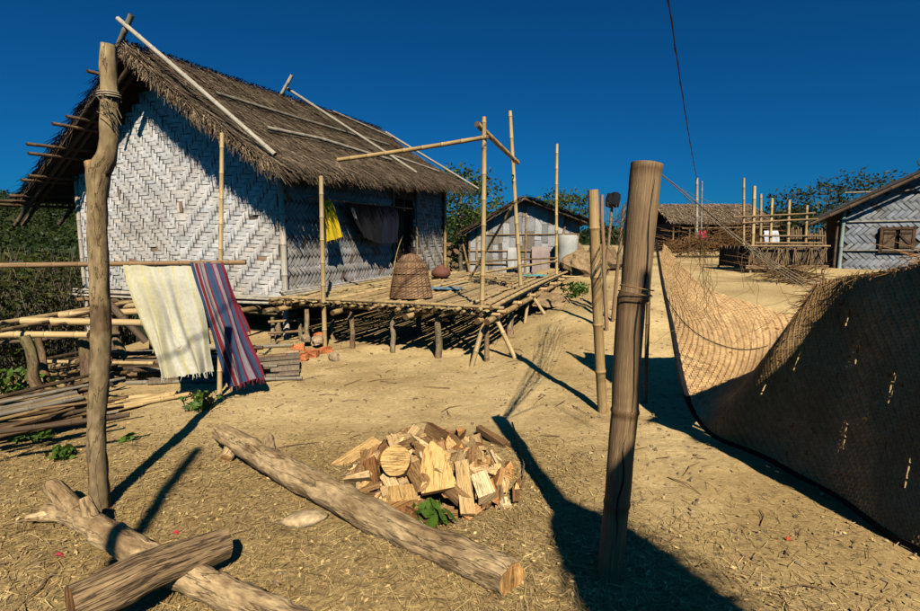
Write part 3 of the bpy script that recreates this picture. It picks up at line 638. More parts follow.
def flat_cloth(px, py, z, sx, sy, cl, name, label):
    c = onz(px, py, z); b = MB(); n = 16; V_ = []
    for j in range(n + 1):
        for i in range(n + 1):
            x = (i / n - .5) * sx * (1 + .2 * math.sin(j)); y = (j / n - .5) * sy * (1 + .15 * math.sin(i * .7))
            V_.append(c + Vector((x, y, .012 + .035 * abs(mnoise.noise((x * 9, y * 9, px))))))
    b.add(V_, [(j * (n + 1) + i, j * (n + 1) + i + 1, (j + 1) * (n + 1) + i + 1, (j + 1) * (n + 1) + i) for j in range(n) for i in range(n)], cl, None, True)
    tag(b.build(name, M['cloth']), label, 'cloth')
flat_cloth(447, 289, pz(2) + .07, .55, .5, (.16, .27, .33), 'crumpled_cloth', 'crumpled faded blue cloth lying on the platform by the basket')
flat_cloth(534, 276, pz(5) + .085, .6, .4, (.10, .42, .40), 'crumpled_cloth', 'crumpled turquoise cloth lying at the far end of the platform')

# ------------------------------------------------------------------ open bamboo frame left of the hut and the heaps below it
fr = empty('unfinished_platform', G(60, 400), 'unfinished bamboo frame on wooden legs beside the gable wall', 'frame')
for (x0, y0, d0, x1, y1, d1, r, m) in ((-60, 333, 5.0, 150, 299, 7.6, .03, 'bamboo'), (-60, 336, 5.1, 89, 335, 4.95, .036, 'bamboo'), (22, 321, 5.4, 160, 323, 5.6, .042, 'bamboo'),
        (60, 315, 6.2, 165, 310, 6.4, .045, 'bamboo'), (0, 331, 4.7, 120, 305, 7.0, .022, 'bamboo_old'), (95, 309, 6.9, 150, 304, 7.4, .045, 'bamboo'), (50, 326, 5.2, 120, 313, 6.4, .02, 'bamboo_old'), (-30, 345, 5.6, 120, 333, 6.0, .02, 'bamboo_dark')):
    stick('rail', P(x0, y0, d0), P(x1, y1, d1), r, M[m], fr)
for (x0, y0, x1, d, r) in ((26, 336, 33, 4.85, .055), (38, 330, 43, 5.6, .04), (84, 332, 86, 5.15, .07), (112, 314, 112, 6.3, .05), (-20, 338, -18, 4.8, .05), (150, 312, 150, 6.6, .045)):
    t = P(x0, y0, d); g_ = gz(t.x + (x1 - x0) / 500 * d, t.y); stick('leg', (t.x + (x1 - x0) / 500 * d, t.y, g_ - .1), t, r, M['post_wood'], fr, False, tint=(.6, .55, .5))
stick('brace', P(106, 300, 6.2), P(146, 342, 6.3), .045, M['bamboo_dark'], fr); stick('brace', P(107, 312, 6.0), P(124, 357, 6.1), .05, M['post_wood'], fr, False)
def lying(name, x0, y0, x1, y1, r, m, label, cat, group=None, h=0.0, kb=True, tint=(1, 1, 1), lift=0.0):
    a_, c_ = G(x0, y0, h), G(x1, y1, h); a_.z += r + lift; c_.z += r + lift
    return stick(name, a_, c_, r, M[m], None, kb, tint, .006, label=label, cat=cat, group=group)
CANE = {'bamboo_old': 'weathered brown', 'bamboo_grey': 'faded grey', 'bamboo_dark': 'dark', 'bamboo': 'yellow'}
for k in range(60):            # heap of old canes under the open frame
    cm_ = random.choice(('bamboo_old', 'bamboo_old', 'bamboo_old', 'bamboo_grey', 'bamboo_dark', 'bamboo_dark', 'bamboo')); y0 = 385 + (k % 12) * 5.2 + rnd(-3, 3); hh = .02 + .055 * (k // 12) + rnd(0, .04); x0 = rnd(-70, -10)
    lying('bamboo_cane', x0, y0, rnd(70, 130), y0 - rnd(18, 34), rnd(.012, .026), cm_, CANE[cm_] + ' cane lying in the heap under the open bamboo frame', 'bamboo cane', CANE[cm_] + ' canes heaped under the open frame', hh, tint=(.62, .58, .52))
for k in range(26):            # poles stacked under the gable wall behind the cloths
    cm_ = random.choice(('bamboo_old', 'bamboo_dark', 'bamboo_grey', 'bamboo_old')); y0 = 376 + rnd(-9, 5); hh = .0 + (k % 7) * .035
    lying('bamboo_pole', rnd(90, 150), y0 + 4, rnd(225, 305), y0 + rnd(-10, 0), rnd(.016, .034), cm_, CANE[cm_] + ' pole in the long stack under the gable wall', 'bamboo pole', CANE[cm_] + ' poles stacked under the gable wall', 0, tint=(.7, .66, .6), lift=hh)
lying('bamboo_pole', 38, 384, 156, 388, .022, 'bamboo', 'pale straight pole resting on the stack under the gable wall', 'bamboo pole', None, 0, lift=.26)
lying('bamboo_pole', -40, 392, 77, 364, .026, 'bamboo', 'pale pole slanting up against a leg of the open frame', 'bamboo pole', None, .25)
for k, (x0, y0, x1, y1) in enumerate(((105, 412, 190, 397), (112, 408, 200, 394), (100, 404, 178, 396), (60, 424, 160, 402), (95, 409, 150, 403))):
    lying('bamboo_pole', x0, y0, x1, y1, .03 if k < 3 else .02, 'bamboo', 'clean yellow pole lying on the bare ground below the white cloth', 'bamboo pole', 'yellow poles on the ground', tint=(1, .95, .85))
for k in range(4):             # boards
    a_ = G(150 + k * 14, 383 - k * 2, 0) + Vector((0, 0, .03 + k * .045)); c_ = G(300, 374 - k * 2, 0) + Vector((0, 0, .03 + k * .045)); b = MB(); d = (c_ - a_)
    rot = d.to_track_quat('Y', 'Z').to_matrix(); b.box((a_ + c_) / 2, .22, d.length, .035, rot, (rnd(.7, 1),) * 3, .006)
    tag(b.build('wooden_board', M['board']), ('lowest', 'second lowest', 'second highest', 'topmost')[k] + ' grey wooden board of the pile beside the orange chunks', 'board', 'boards piled under the hut')
def chunk(name, c, s, m, label, cat, group=None, colr=(1, 1, 1), sq=.6, smooth=False):
    b = MB(); rt = Matrix.Rotation(rnd(0, 6.28), 3, 'Z') @ Matrix.Rotation(rnd(-.3, .3), 3, 'X')
    n1, n2 = (7, 10) if max(s) < .2 else (14, 22); V_ = []; sd = rnd(0, 99)
    for j in range(n1 + 1):
        for i in range(n2):
            th = math.pi * j / n1; ph = 6.283 * i / n2
            d = Vector((math.sin(th) * math.cos(ph), math.sin(th) * math.sin(ph), math.cos(th)))
            k = (1 / max(abs(d.x), abs(d.y), abs(d.z)) * .55 + .45) if not smooth else 1.0
            if max(s) > .3: k = 1 + .25 * mnoise.noise(d * 3 + Vector((sd, 3, 0))) + .12 * mnoise.noise(d * 8 + Vector((sd, 1, 0)))
            l = d * k * (1 + .22 * mnoise.noise(d * 1.5 + Vector((sd, 0, 0))))
            V_.append(Vector(c) + rt @ Vector((l.x * s[0], l.y * s[1], l.z * s[2])))
    b.add(V_, [(j * n2 + i, j * n2 + (i + 1) % n2, (j + 1) * n2 + (i + 1) % n2, (j + 1) * n2 + i) for j in range(n1) for i in range(n2)], colr, None, smooth)
    return tag(b.build(name, m), label, cat, group)
for k, (px, py, sx, o) in enumerate(((298, 352, .10, 1), (312, 357, .13, 1), (326, 354, .10, 1), (306, 347, .10, 0), (318, 349, .13, 0), (292, 358, .12, 0), (334, 360, .10, 0), (302, 361, .09, 1), (320, 345, .09, 1))):
    p = G(px, py); p.z += .05 + (.09 if k in (3, 4, 8) else 0)
    chunk('brick_chunk', p, (sx, sx * .7, .06), M['clay'] if o else M['stone'], 'broken orange clay chunk heaped at the edge of the platform shade' if o else 'broken beige clay chunk heaped at the edge of the platform shade', 'brick', 'orange clay chunks' if o else 'beige clay chunks', (1, 1, 1) if o else (1.3, 1.1, .9))
# a low rail frame standing in the dark under the platform
uf = empty('low_rack', G(300, 352), 'low wooden rack standing in the dark under the platform', 'rack')
for y_ in (322, 333, 344): stick('rail', P(268, y_, 7.95), P(335, y_ - 4, 8.4), .022, M['bamboo_old'], uf)
for x_ in (272, 300, 332):
    t = P(x_, 318, 8.1); stick('leg', (t.x, t.y, gz(t.x, t.y) - .05), t, .035, M['post_wood'], uf, False)

# ------------------------------------------------------------------ clothes line: crooked post, thin pole, rail, two cloths
def crooked_post():
    D = 2.86; b = MB(); pp = [(100, 515), (98, 470), (96, 430), (99, 380), (101, 340), (100, 300), (98, 250), (97, 200), (99, 172), (106, 158), (109, 140), (109, 100), (108, 70), (109, 45)]
    ww = [19, 17.5, 16.5, 17.5, 18, 17.5, 17, 17.5, 20, 17.5, 15.5, 15, 14.5, 13.5]
    g_ = G(100, 512); P0 = [P(x, y, g_.y) for x, y in pp]; P0[0].z = gz(P0[0].x, P0[0].y) - .15
    pts = []; rr = []
    for i in range(len(P0) - 1):
        for k in range(7): pts.append(P0[i].lerp(P0[i + 1], k / 7)); rr.append((ww[i] + (ww[i + 1] - ww[i]) * k / 7) / 2 / 500 * g_.y)
    pts.append(P0[-1]); rr.append(ww[-1] / 2 / 500 * g_.y)
    cs = []
    for p in pts:
        z = p.z; k = (.55, .48, .42) if 1.10 < z < 1.26 else ((.82, .80, .74) if z < 1.1 else (1.15, 1.12, 1.0)); cs.append(k)
    root = empty('crooked_post', Vector((P0[0].x, P0[0].y, gz(P0[0].x, P0[0].y))), 'tall crooked wooden post with peeled bark standing before the clothes rail', 'post')
    b.tube(pts, rr, 22, cs, noise=.15, seed=3.3, endcol=(.8, .7, .55)); b.build('trunk', M['post_wood'], root)
    b = MB(); q = P(93, 168, g_.y); b.tube([q + Vector((.03, 0, -.06)), q + Vector((0, -.01, .0)), q + Vector((-.012, -.012, .035))], [.045, .033, .026], 10, (1.2, 1.0, .8), noise=.2, endcol=(1.5, 1.3, .9)); b.build('branch_stub', M['post_wood'], root)
    lash(P(109, 95, g_.y), Vector((0, 0, 1)), .055, root)
    b = MB()
    for k in range(8):
        q = P(108 + rnd(-6, 5), rnd(88, 118), g_.y - .055); b.tube([q, q + Vector((rnd(-.06, .06), -.02, rnd(-.05, .05))), q + Vector((rnd(-.09, .09), -.03, rnd(-.12, .02)))], .003, 3, (.4, .35, .3))
    b.build('loose_fibres', M['rope'], root)
    return g_.y
CY = crooked_post()
RA, RB = P(-40, 267, CY + .02), P(247, 262, 5.15); RA.y = CY - .8
RA = P(98, 264.5, 4.92); RB = P(246, 262.5, 5.06); dirr = (RB - RA).normalized(); RS = P(-60, 266.5, 4.80)
q = RS + dirr * .12; stick('rail_prop', Vector((q.x, q.y + .05, gz(q.x, q.y) - .1)), q + Vector((0, .05, .12)), .035, M['bamboo_old'], None, label='prop standing under the outer end of the clothes rail', cat='post')
stick('clothes_rail', RS, RB, .026, M['bamboo_old'], None, label='dark horizontal pole carrying the drying cloths', cat='pole', bend=.002, tint=(1.1, 1.05, 1))
tp = G(219, 396); stick('drying_pole', Vector((tp.x, tp.y, gz(tp.x, tp.y) - .1)), P(222, 133, tp.y), .026, M['bamboo'], None, label='slim yellow pole rising from the ground behind the striped cloth', cat='pole', r1=.02)
def rail_at(px):
    best = None
    for i in range(400):
        q = RA.lerp(RB, i / 399); u = 460 + FPX * q.x / (q.y * CP - (q.z - CAMZ) * SP)
        if best is None or abs(u - px) < best[0]: best = (abs(u - px), q)
    return best[1].copy()
NC = Vector((dirr.y, -dirr.x, 0)).normalized(); NC = NC if NC.y < 0 else -NC
def whitec(u, v):
    s = (u * 9) % 1; y = .2 < s < .34
    k = 1 - .12 * mnoise.noise((u * 5, v * 4, 1)); k *= .9 if u < .35 else 1
    return (.60 * k, .49 * k, .14 * k) if y and int(u * 9) % 2 == 0 else (.58 * k, .53 * k * (.97 if u < .35 else 1), .40 * k * (.85 if u < .35 else 1))
a_, c_ = rail_at(123), rail_at(193)
cloth('white_cloth', a_, c_, P(166, 374, a_.y - .10), P(213, 372, c_.y - .04), 66, 40, 1.7, .055, whitec, M['cloth'], .75, .02, 'cream cotton cloth with yellow stripes and frayed hem drying on the rail', nrm=NC, crease=-2.2)
SR = [(.0, .10, (.05, .085, .17)), (.10, .13, (.5, .42, .38)), (.13, .22, (.28, .02, .028)), (.22, .27, (.42, .35, .36)), (.27, .30, (.05, .08, .16)), (.30, .40, (.45, .36, .34)), (.40, .44, (.30, .02, .04)), (.44, .62, (.065, .12, .22)), (.62, .66, (.32, .03, .07)), (.66, .76, (.42, .35, .38)), (.76, .81, (.25, .03, .09)), (.81, .92, (.07, .10, .19)), (.92, 1.01, (.33, .035, .06))]
def stripec(u, v):
    for a0, a1, c in SR:
        if a0 <= u < a1:
            k = 1 + .25 * mnoise.noise((u * 60, v * 30, 2)); return tuple(x * k * .62 for x in c)
    return (.2, .02, .03)
a_, c_ = rail_at(191), rail_at(224)
cloth('striped_cloth', a_ + NC * .02, c_ + NC * .02, P(229, 387, a_.y - .06), P(264, 375, c_.y + .05), 104, 40, 1.6, .045, stripec, M['cloth'], .6, .008, 'blue red and white striped cloth drying on the rail', nrm=NC)

# ------------------------------------------------------------------ logs
def log(name, pp, m, label, cs=None, sides=30, noise=.20, endcol=(1.3, 1.0, .65), stubs=()):
    P0 = [Vector(p) for p, r in pp]; r0 = [r * .83 for p, r in pp]; pts = []; rr = []; seedl = rnd(0, 50)
    for i in range(len(P0) - 1):
        for k in range(16): pts.append(P0[i].lerp(P0[i + 1], k / 16) + Vector((mnoise.noise((i + k / 16, seedl, 0)), mnoise.noise((i + k / 16, seedl, 9)), 0)) * .014); rr.append((r0[i] + (r0[i + 1] - r0[i]) * k / 16) * (1 + .05 * mnoise.noise((i * 1.7 + k / 9, seedl, 4))))
    pts.append(P0[-1]); rr.append(r0[-1])
    root = empty(name, Vector((P0[0] + P0[-1]) / 2) * 1.0, label, 'log'); root.location.z = WL[root.name].z = gz(*WL[root.name][:2])
    b = MB(); b.tube(pts, rr, sides, None, noise=noise, seed=rnd(0, 40), endcol=endcol); b.build('trunk', m, root)
    for a0, a1, r1, r2 in stubs:
        b = MB(); q = [Vector(a0).lerp(Vector(a1), t) for t in (0, .35, .7, .9, 1)]; b.tube(q, [r1, r1 * .9, r2 * 1.05, r2, r2 * .85], 12, None, noise=.25, endcol=(1.2, .95, .6), seed=rnd(0, 40)); b.build('branch_stub', m, root)
def gl(px, py, r, up=0): # point on the log axis: contact at the pixel, raised by the radius
    p = G(px, py); p.z = gz(p.x, p.y) + r * .82 + up; return p
log('long_log', [(gl(222, 449, .10, .05), .085), (gl(262, 470, .10, .02), .105), (gl(330, 506, .10), .105), (gl(420, 552, .095), .098), (gl(512, 597, .095), .100)], M['log'], 'long straight log with flaking bark lying beside the split firewood heap',
    stubs=((gl(233, 455, .08), gl(226, 462, .0, .02), .06, .05), (gl(268, 470, .1, .05), gl(270, 462, .1, .11), .055, .04)))
log('forked_log', [(G(50, 521) + Vector((0, 0, .07)), .055), (G(85, 533) + Vector((0, 0, .08)), .075), (G(130, 562) + Vector((0, 0, .085)), .082), (G(215, 606) + Vector((0, 0, .085)), .08), (G(310, 650) + Vector((0, 0, .085)), .08)], M['log'], 'crooked forked log lying at the foot of the crooked post', noise=.22,
    stubs=((G(80, 530) + Vector((0, 0, .09)), G(50, 515) + Vector((-.02, .05, .16)), .06, .05), (G(95, 538) + Vector((0, 0, .1)), G(88, 535) + Vector((0, 0, .22)), .045, .03), (G(60, 523) + Vector((0, 0, .06)), G(28, 527) + Vector((0, 0, .05)), .045, .025)))
log('short_log', [(G(75, 655) + Vector((0, 0, .20)), .10), (G(140, 618) + Vector((0, 0, .20)), .105), (G(228, 570) + Vector((0, 0, .14)), .085)], M['log_dark'], 'short thick weathered log resting across the forked log', noise=.14, endcol=(1.1, .8, .5))
# flat stone by the long log
p = G(305, 521); chunk('flat_stone', p + Vector((0, 0, .015)), (.135, .10, .04), M['stone'], 'flat rounded beige stone lying beside the long log', 'stone', colr=(1.5, 1.3, 1.0), smooth=True)

# ------------------------------------------------------------------ firewood heap
FC = G(428, 490); FC = Vector((FC.x, FC.y + .12, 0)); RX, RY, RH = .55, .54, .28
def heap_h(x, y):
    r = math.hypot((x - FC.x) / RX, (y - FC.y) / RY); return gz(x, y) + RH * max(0, 1 - r * r) ** .8
def wood_mesh(kind):
    b = MB(); bark = (.42, .34, .28); face = (1, 1, 1); endc = (1.12, 1.0, .85)
    L = rnd(.12, .26); wd = rnd(.04, .075)
    if kind == 'wedge':   # quarter split: two pale split faces and a rounded bark face
        n = 5; prof = [(0, 0)] + [(math.cos(a) * wd * 1.4, math.sin(a) * wd * 1.4) for a in np.linspace(0, R(rnd(55, 95)), n)]
        k = len(prof); j = [rnd(.92, 1.06) for q in prof]
        f0 = [Vector((-L / 2 + rnd(-.028, .028), y - wd * .4, z - wd * .4)) for y, z in prof]; f1 = [Vector((L / 2 + rnd(-.035, .035), (y - wd * .4) * jj, (z - wd * .4) * jj)) for (y, z), jj in zip(prof, j)]
        for i in range(k):
            q = (i + 1) % k; cc = face if i == 0 or i == k - 1 else bark; v = rnd(.85, 1.12)
            b.add([f0[i], f0[q], f1[q], f1[i]], [(3, 2, 1, 0)], tuple(v * c for c in cc))
        b.add(f0, [tuple(range(k))], endc); b.add(f1, [tuple(range(k))[::-1]], endc)
    elif kind == 'block':
        h = wd * rnd(.5, 1.1); sx = [L / 2 * rnd(.68, 1.15) for i in range(8)]; V_ = []
        for i in range(8):
            V_.append(Vector(((-1 if i & 4 == 0 else 1) * sx[i], (-1 if i & 2 == 0 else 1) * wd * rnd(.55, 1.15), (-1 if i & 1 == 0 else 1) * h * rnd(.45, 1.15) * .6)))
        for f, e in (((0, 1, 3, 2), 1), ((4, 6, 7, 5), 1), ((0, 4, 5, 1), 0), ((2, 3, 7, 6), 0), ((0, 2, 6, 4), 0), ((1, 5, 7, 3), 0)):
            c = endc if e else (bark if random.random() < .30 else ((.62, .60, .56) if random.random() < .25 else face)); v = rnd(.62, 1.15); b.add([V_[i] for i in f], [(0, 1, 2, 3)], tuple(v * x for x in c))
    else:                 # splinter
        wd *= .7; h = rnd(.008, .018); pl = [(-L * .6, -wd * .5), (-L * .5, wd * .6), (L * .3, wd * .7), (L * .65, wd * rnd(-.3, .4)), (L * .2, -wd * .7)]
        V0 = [Vector((x, y, -h + .01 * math.sin(x * 20))) for x, y in pl]; V1 = [Vector((x * .97, y * .95, h + .015 * math.sin(x * 14))) for x, y in pl]; k = 5
        b.add(V0, [tuple(range(k))[::-1]], (.9, .9, .85)); b.add(V1, [tuple(range(k))], (1.2, 1.2, 1.2))
        for i in range(k): b.add([V0[i], V0[(i + 1) % k], V1[(i + 1) % k], V1[i]], [(0, 1, 2, 3)], (1, .95, .9))
    return b
protos = []
for kind, cnt in (('wedge', 7), ('block', 8), ('splinter', 5)):
    for i in range(cnt):
        wb = wood_mesh(kind); tn_ = ('pale', 'orange brown', 'pale', 'pale', 'dark brown')[i % 5] if kind != 'splinter' else ('pale', 'whitish')[i % 2]
        tf = {'pale': (1.08, 1.05, 1), 'orange brown': (.85, .66, .5), 'dark brown': (.62, .50, .40), 'whitish': (1.15, 1.25, 1.4)}[tn_]
        wb.c = [tuple(x * y for x, y in zip(c, tf)) for c in wb.c]; protos.append((kind, wb, tn_))
FL = {'wedge': ('split_wedge', 'split wedge of firewood with dark bark in the heap', 'wedges in the firewood heap'), 'block': ('firewood_block', 'chopped block of pale firewood in the heap', 'blocks in the firewood heap'), 'splinter': ('wood_splinter', 'thin pale wood splinter in the firewood heap', 'splinters in the firewood heap')}
pm = []
for kind, b, tn_ in protos:
    o = b.build(FL[kind][0], M['wood'], loc=(0, 0, 0)); pm.append((kind, o, tn_))
used = [False] * len(pm)
for k in range(270):
    r = math.sqrt(random.random()) * (1.0 if k < 255 else 1.12); a = rnd(0, 6.283)
    x, y = FC.x + RX * r * math.cos(a), FC.y + RY * r * math.sin(a)
    qi = random.randrange(len(pm)) if k >= len(pm) else k
    kind, src, tn_ = pm[qi]
    if used[qi]: o = src.copy(); col.objects.link(o)
    else: o = src; used[qi] = True
    e = .03; nrm = Vector((heap_h(x - e, y) - heap_h(x + e, y), heap_h(x, y - e) - heap_h(x, y + e), 2 * e)).normalized()
    q = nrm.to_track_quat('Z', 'X') @ Matrix.Rotation(rnd(0, 6.283), 4, 'Z').to_quaternion() @ Matrix.Rotation(random.gauss(0, .28), 4, 'Y').to_quaternion() @ Matrix.Rotation(random.choice((0, 0, 1.57, 3.14)) + random.gauss(0, .3), 4, 'X').to_quaternion()
    o.rotation_mode = 'QUATERNION'; o.rotation_quaternion = q
    lay = -.07 if k < 100 else -.005
    o.location = (x, y, max(heap_h(x, y) + lay, gz(x, y) + .03)); sc_ = rnd(.58, .98); o.scale = (sc_, sc_, sc_)
    zone = 'on top of the firewood heap' if r < .38 else ('on the long log side of the firewood heap' if math.sin(a) < -.7 else ('on the platform side of the firewood heap' if math.sin(a) > .7 else ('on the thick post side of the firewood heap' if math.cos(a) > 0 else 'on the drying cloth side of the firewood heap')))
    nm = tn_ + ' ' + {'wedge': 'split wedge with bark', 'block': 'chopped block', 'splinter': 'thin splinter'}[kind] + ' ' + zone
    tag(o, nm, 'firewood', nm)
def slab(name, px, py, outline, th, tilt, label, colr=(1, 1, 1), rz=0.0, up=.03, cat='firewood', bark=(.35, .28, .22)):
    """flat sawn piece leaning on the heap towards the camera"""
    p = G(px, py); best = None
    for i in range(200):      # march to the heap surface
        t = i / 199 * 2.5 + 1.8; q = P(px, py, t)
        if q.z < heap_h(q.x, q.y) + up: best = q; break
    c = best or p; rot = Matrix.Rotation(tilt, 3, 'X') @ Matrix.Rotation(rz, 3, 'Z'); k = len(outline); b = MB()
    f = [c + rot @ Vector((x, y, th / 2)) for x, y in outline]; g_ = [c + rot @ Vector((x, y, -th / 2)) for x, y in outline]; tcs = [(y, x, px * .01) for x, y in outline]
    if name == 'wood_disc':
        cen = c + rot @ Vector((.012, .01, th / 2)); prev = f; pc = bark
        for sc2, k2 in ((.95, 1.0), (.8, .86), (.77, 1.04), (.6, .84), (.57, 1.05), (.4, .82), (.37, 1.02), (.2, .78), (.17, 1.0), (.04, .5)):
            nw = [cen + (v - cen) * sc2 * rnd(.985, 1.015) for v in f]; cc = tuple(k2 * e for e in colr)
            b.add(prev + nw, [(i, (i + 1) % k, k + (i + 1) % k, k + i) for i in range(k)], [pc] * k + [cc] * k); prev = nw; pc = cc
        b.add(prev, [tuple(range(k))], pc)
    else: b.add(f, [tuple(range(k))], colr, tcs)
    b.add(g_, [tuple(range(k))[::-1]], colr, tcs)
    for i in range(k): b.add([g_[i], g_[(i + 1) % k], f[(i + 1) % k], f[i]], [(0, 1, 2, 3)], bark, [tcs[i], tcs[(i + 1) % k]] * 2)
    return tag(b.build(name, M['wood']), label, cat)
circ = [(.092 * math.cos(a) * (1 + .05 * math.sin(3 * a)) * rnd(.97, 1.03), .098 * math.sin(a) * rnd(.97, 1.03)) for a in np.linspace(0, 6.283, 20, endpoint=False)]
slab('wood_disc', 396, 462, circ, .07, R(48), 'round sawn disc of wood leaning on the front of the firewood heap', (.95, .85, .62), up=.075)
slab('tapered_slab', 437, 470, [(-.085, -.15), (.11, -.11), (.095, -.02), (.03, .13), (-.04, .18), (-.085, .12), (-.1, 0)], .04, R(42), 'broad tapered wooden slab leaning on the firewood heap', (.95, .82, .58), up=.06)
slab('grey_plank', 464, 486, [(-.042, -.17), (.045, -.18), (.048, .17), (-.038, .16)], .022, R(35), 'narrow grey plank leaning on the firewood heap', (.72, .68, .58), rz=.12, up=.045, bark=(.6, .5, .4))
slab('long_plank', 357, 455, [(-.06, -.2), (.05, -.2), (.05, .2), (-.06, .2)], .03, R(20), 'greyish plank lying at the edge of the firewood heap', (.75, .68, .52), rz=-.75, up=.03, bark=(.6, .5, .4))
slab('white_billet', 482, 488, [(-.05, -.08), (.06, -.07), (.055, .09), (-.05, .08)], .08, R(30), 'freshly split whitish billet at the foot of the firewood heap', (1.25, 1.35, 1.5), rz=.3, up=.04, bark=(1.1, 1.1, 1.1))
slab('white_chip', 503, 503, [(-.05, -.04), (.05, -.03), (.03, .05), (-.04, .04)], .02, R(8), 'white wood chip lying alone on the ground beside the heap', (1.25, 1.35, 1.5), up=.015, bark=(1, 1, 1))
slab('grey_block', 403, 498, [(-.10, -.06), (.08, -.07), (.09, .06), (-.08, .07)], .08, R(14), 'wide greyish block at the front foot of the firewood heap', (.78, .68, .48), rz=.2, up=.05, bark=(.75, .55, .35))
slab('dark_branch', 492, 437, [(-.03, -.16), (.03, -.15), (.025, .16), (-.02, .17)], .05, R(12), 'dark bark covered stick on the top of the firewood heap', (.28, .22, .18), rz=.7, up=.06, bark=(.25, .2, .17))

# ------------------------------------------------------------------ right posts
def big_post():
    g_ = G(610, 580); D = g_.y; root = empty('bamboo_post', g_, 'thick weathered bamboo post leaning to one side, wire tied round it', 'post')
    pp = [(609, 600, 26), (611, 560, 26), (616.5, 506, 26), (617, 503, 28.5), (617.4, 499, 26.5), (622, 440, 27), (624.4, 414, 27.5), (624.7, 411, 30), (625, 407, 27.5), (626, 380, 28), (631, 300, 28.5), (634, 296, 31), (635, 291, 28.5), (640, 230, 30), (646, 170, 31), (647, 164, 31.5)]
    pts = [P(x, y, D + .05 * (600 - y) / 400) for x, y, w_ in pp]; pts[0].z = gz(pts[0].x, pts[0].y) - .15; rr = [w_ / 2 / 500 * D for x, y, w_ in pp]
    P2 = []; R2 = []; C2 = []
    for i in range(len(pts) - 1):
        k = 6 if (pts[i + 1] - pts[i]).length > .05 else 1
        for j in range(k): P2.append(pts[i].lerp(pts[i + 1], j / k)); R2.append(rr[i] + (rr[i + 1] - rr[i]) * j / k); C2.append(tuple(rnd(.9, 1.08) for q in range(1)) * 3 if (pts[i + 1] - pts[i]).length > .03 else (.6, .55, .5))
    P2.append(pts[-1]); R2.append(rr[-1]); C2.append((1.3, 1.3, 1.25))
    b = MB(); b.tube(P2, R2, 24, C2, noise=.035, seed=8.8, cap=False)
    # open hollow top
    n = 24; top = [Vector(v) for v in b.v[-n:]]; cen = sum(top, Vector()) / n
    inn = [cen + (v - cen) * .72 for v in top]; low = [v - Vector((0.01, 0, .12)) for v in inn]
    b.add(top + inn, [(i, (i + 1) % n, n + (i + 1) % n, n + i) for i in range(n)], (1.7, 1.6, 1.4)); b.add(inn + low, [(i, (i + 1) % n, n + (i + 1) % n, n + i) for i in range(n)], (.3, .28, .25)); b.add(low, [tuple(range(n))], (.12, .1, .09))
    b.build('culm', M['bamboo_old'], root)
    b = MB(); q = [v - Vector((0, 0, 0)) for v in pts[2:4]]
    for a0, a1, xo in ((420, 180, .007), (540, 430, -.016)):     # splits in the culm
        V_ = []
        for k in range(15):
            y_ = a0 + (a1 - a0) * k / 14; x_ = np.interp(-y_, [-p_[1] for p_ in pp], [p_[0] for p_ in pp]); w_ = np.interp(-y_, [-p_[1] for p_ in pp], [p_[2] for p_ in pp])
            c = P(x_, y_, D + .05 * (600 - y_) / 400); rr_ = w_ / 2 / 500 * D; th = .012 * math.sin(math.pi * k / 14) + .001
            xo2 = xo + .008 * math.sin(k * .9) + .012 * k / 14
            for s in (-1, 1):
                xx = xo2 + s * th * .35; V_.append(c + Vector((xx, -math.sqrt(max(0, (rr_ * 1.012) ** 2 - xx * xx)) - .0015, 0)))
        b.add(V_, [(2 * k, 2 * k + 1, 2 * k + 3, 2 * k + 2) for k in range(14)])
    b.build('crack', M['dark'], root)
    b = MB(); c = P(634, 297, D); tl = Matrix.Rotation(R(14), 3, 'Y')
    b.tube([c + tl @ Vector((.072 * math.cos(t), .072 * math.sin(t), .004 * t)) for t in np.linspace(0, 12.5, 44)], .0028, 4, (.9, .6, .35)); b.build('tie_wire', M['rope'], root)
    return D
BD = big_post()
tw = G(604, 412); stick('slim_post', Vector((tw.x, tw.y, gz(tw.x, tw.y) - .15)), P(593, 190, tw.y), .046, M['bamboo'], None, label='slim pale bamboo post standing behind the thick weathered post', cat='post', tint=(.8, .75, .66), r1=.05)
for k, (x0, y0, x1, y1, r, lb) in enumerate(((607, 330, 602, 195, .03, 'thin dark stake tied beside the slim pale post'), (612, 322, 624, 205, .028, 'thin slanted stake between the two bamboo posts'), (592, 306, 603, 262, .03, 'short stake slanting on the slope behind the slim post'), (600, 318, 613, 198, .025, 'thin stake holding up the black bag'))):
    a_ = G(x0, y0); stick('stake', a_ - Vector((0, 0, .1)), P(x1, y1, a_.y - .05), r, M['bamboo_old'] if k != 2 else M['post_wood'], None, False, label=lb, cat='stake')
p = G(600, 318); c = P(613, 200, p.y - .05)
o = chunk('black_bag', c, (.10, .08, .12), M['black_cloth'], 'black plastic bag stuck on top of a thin stake', 'bag')
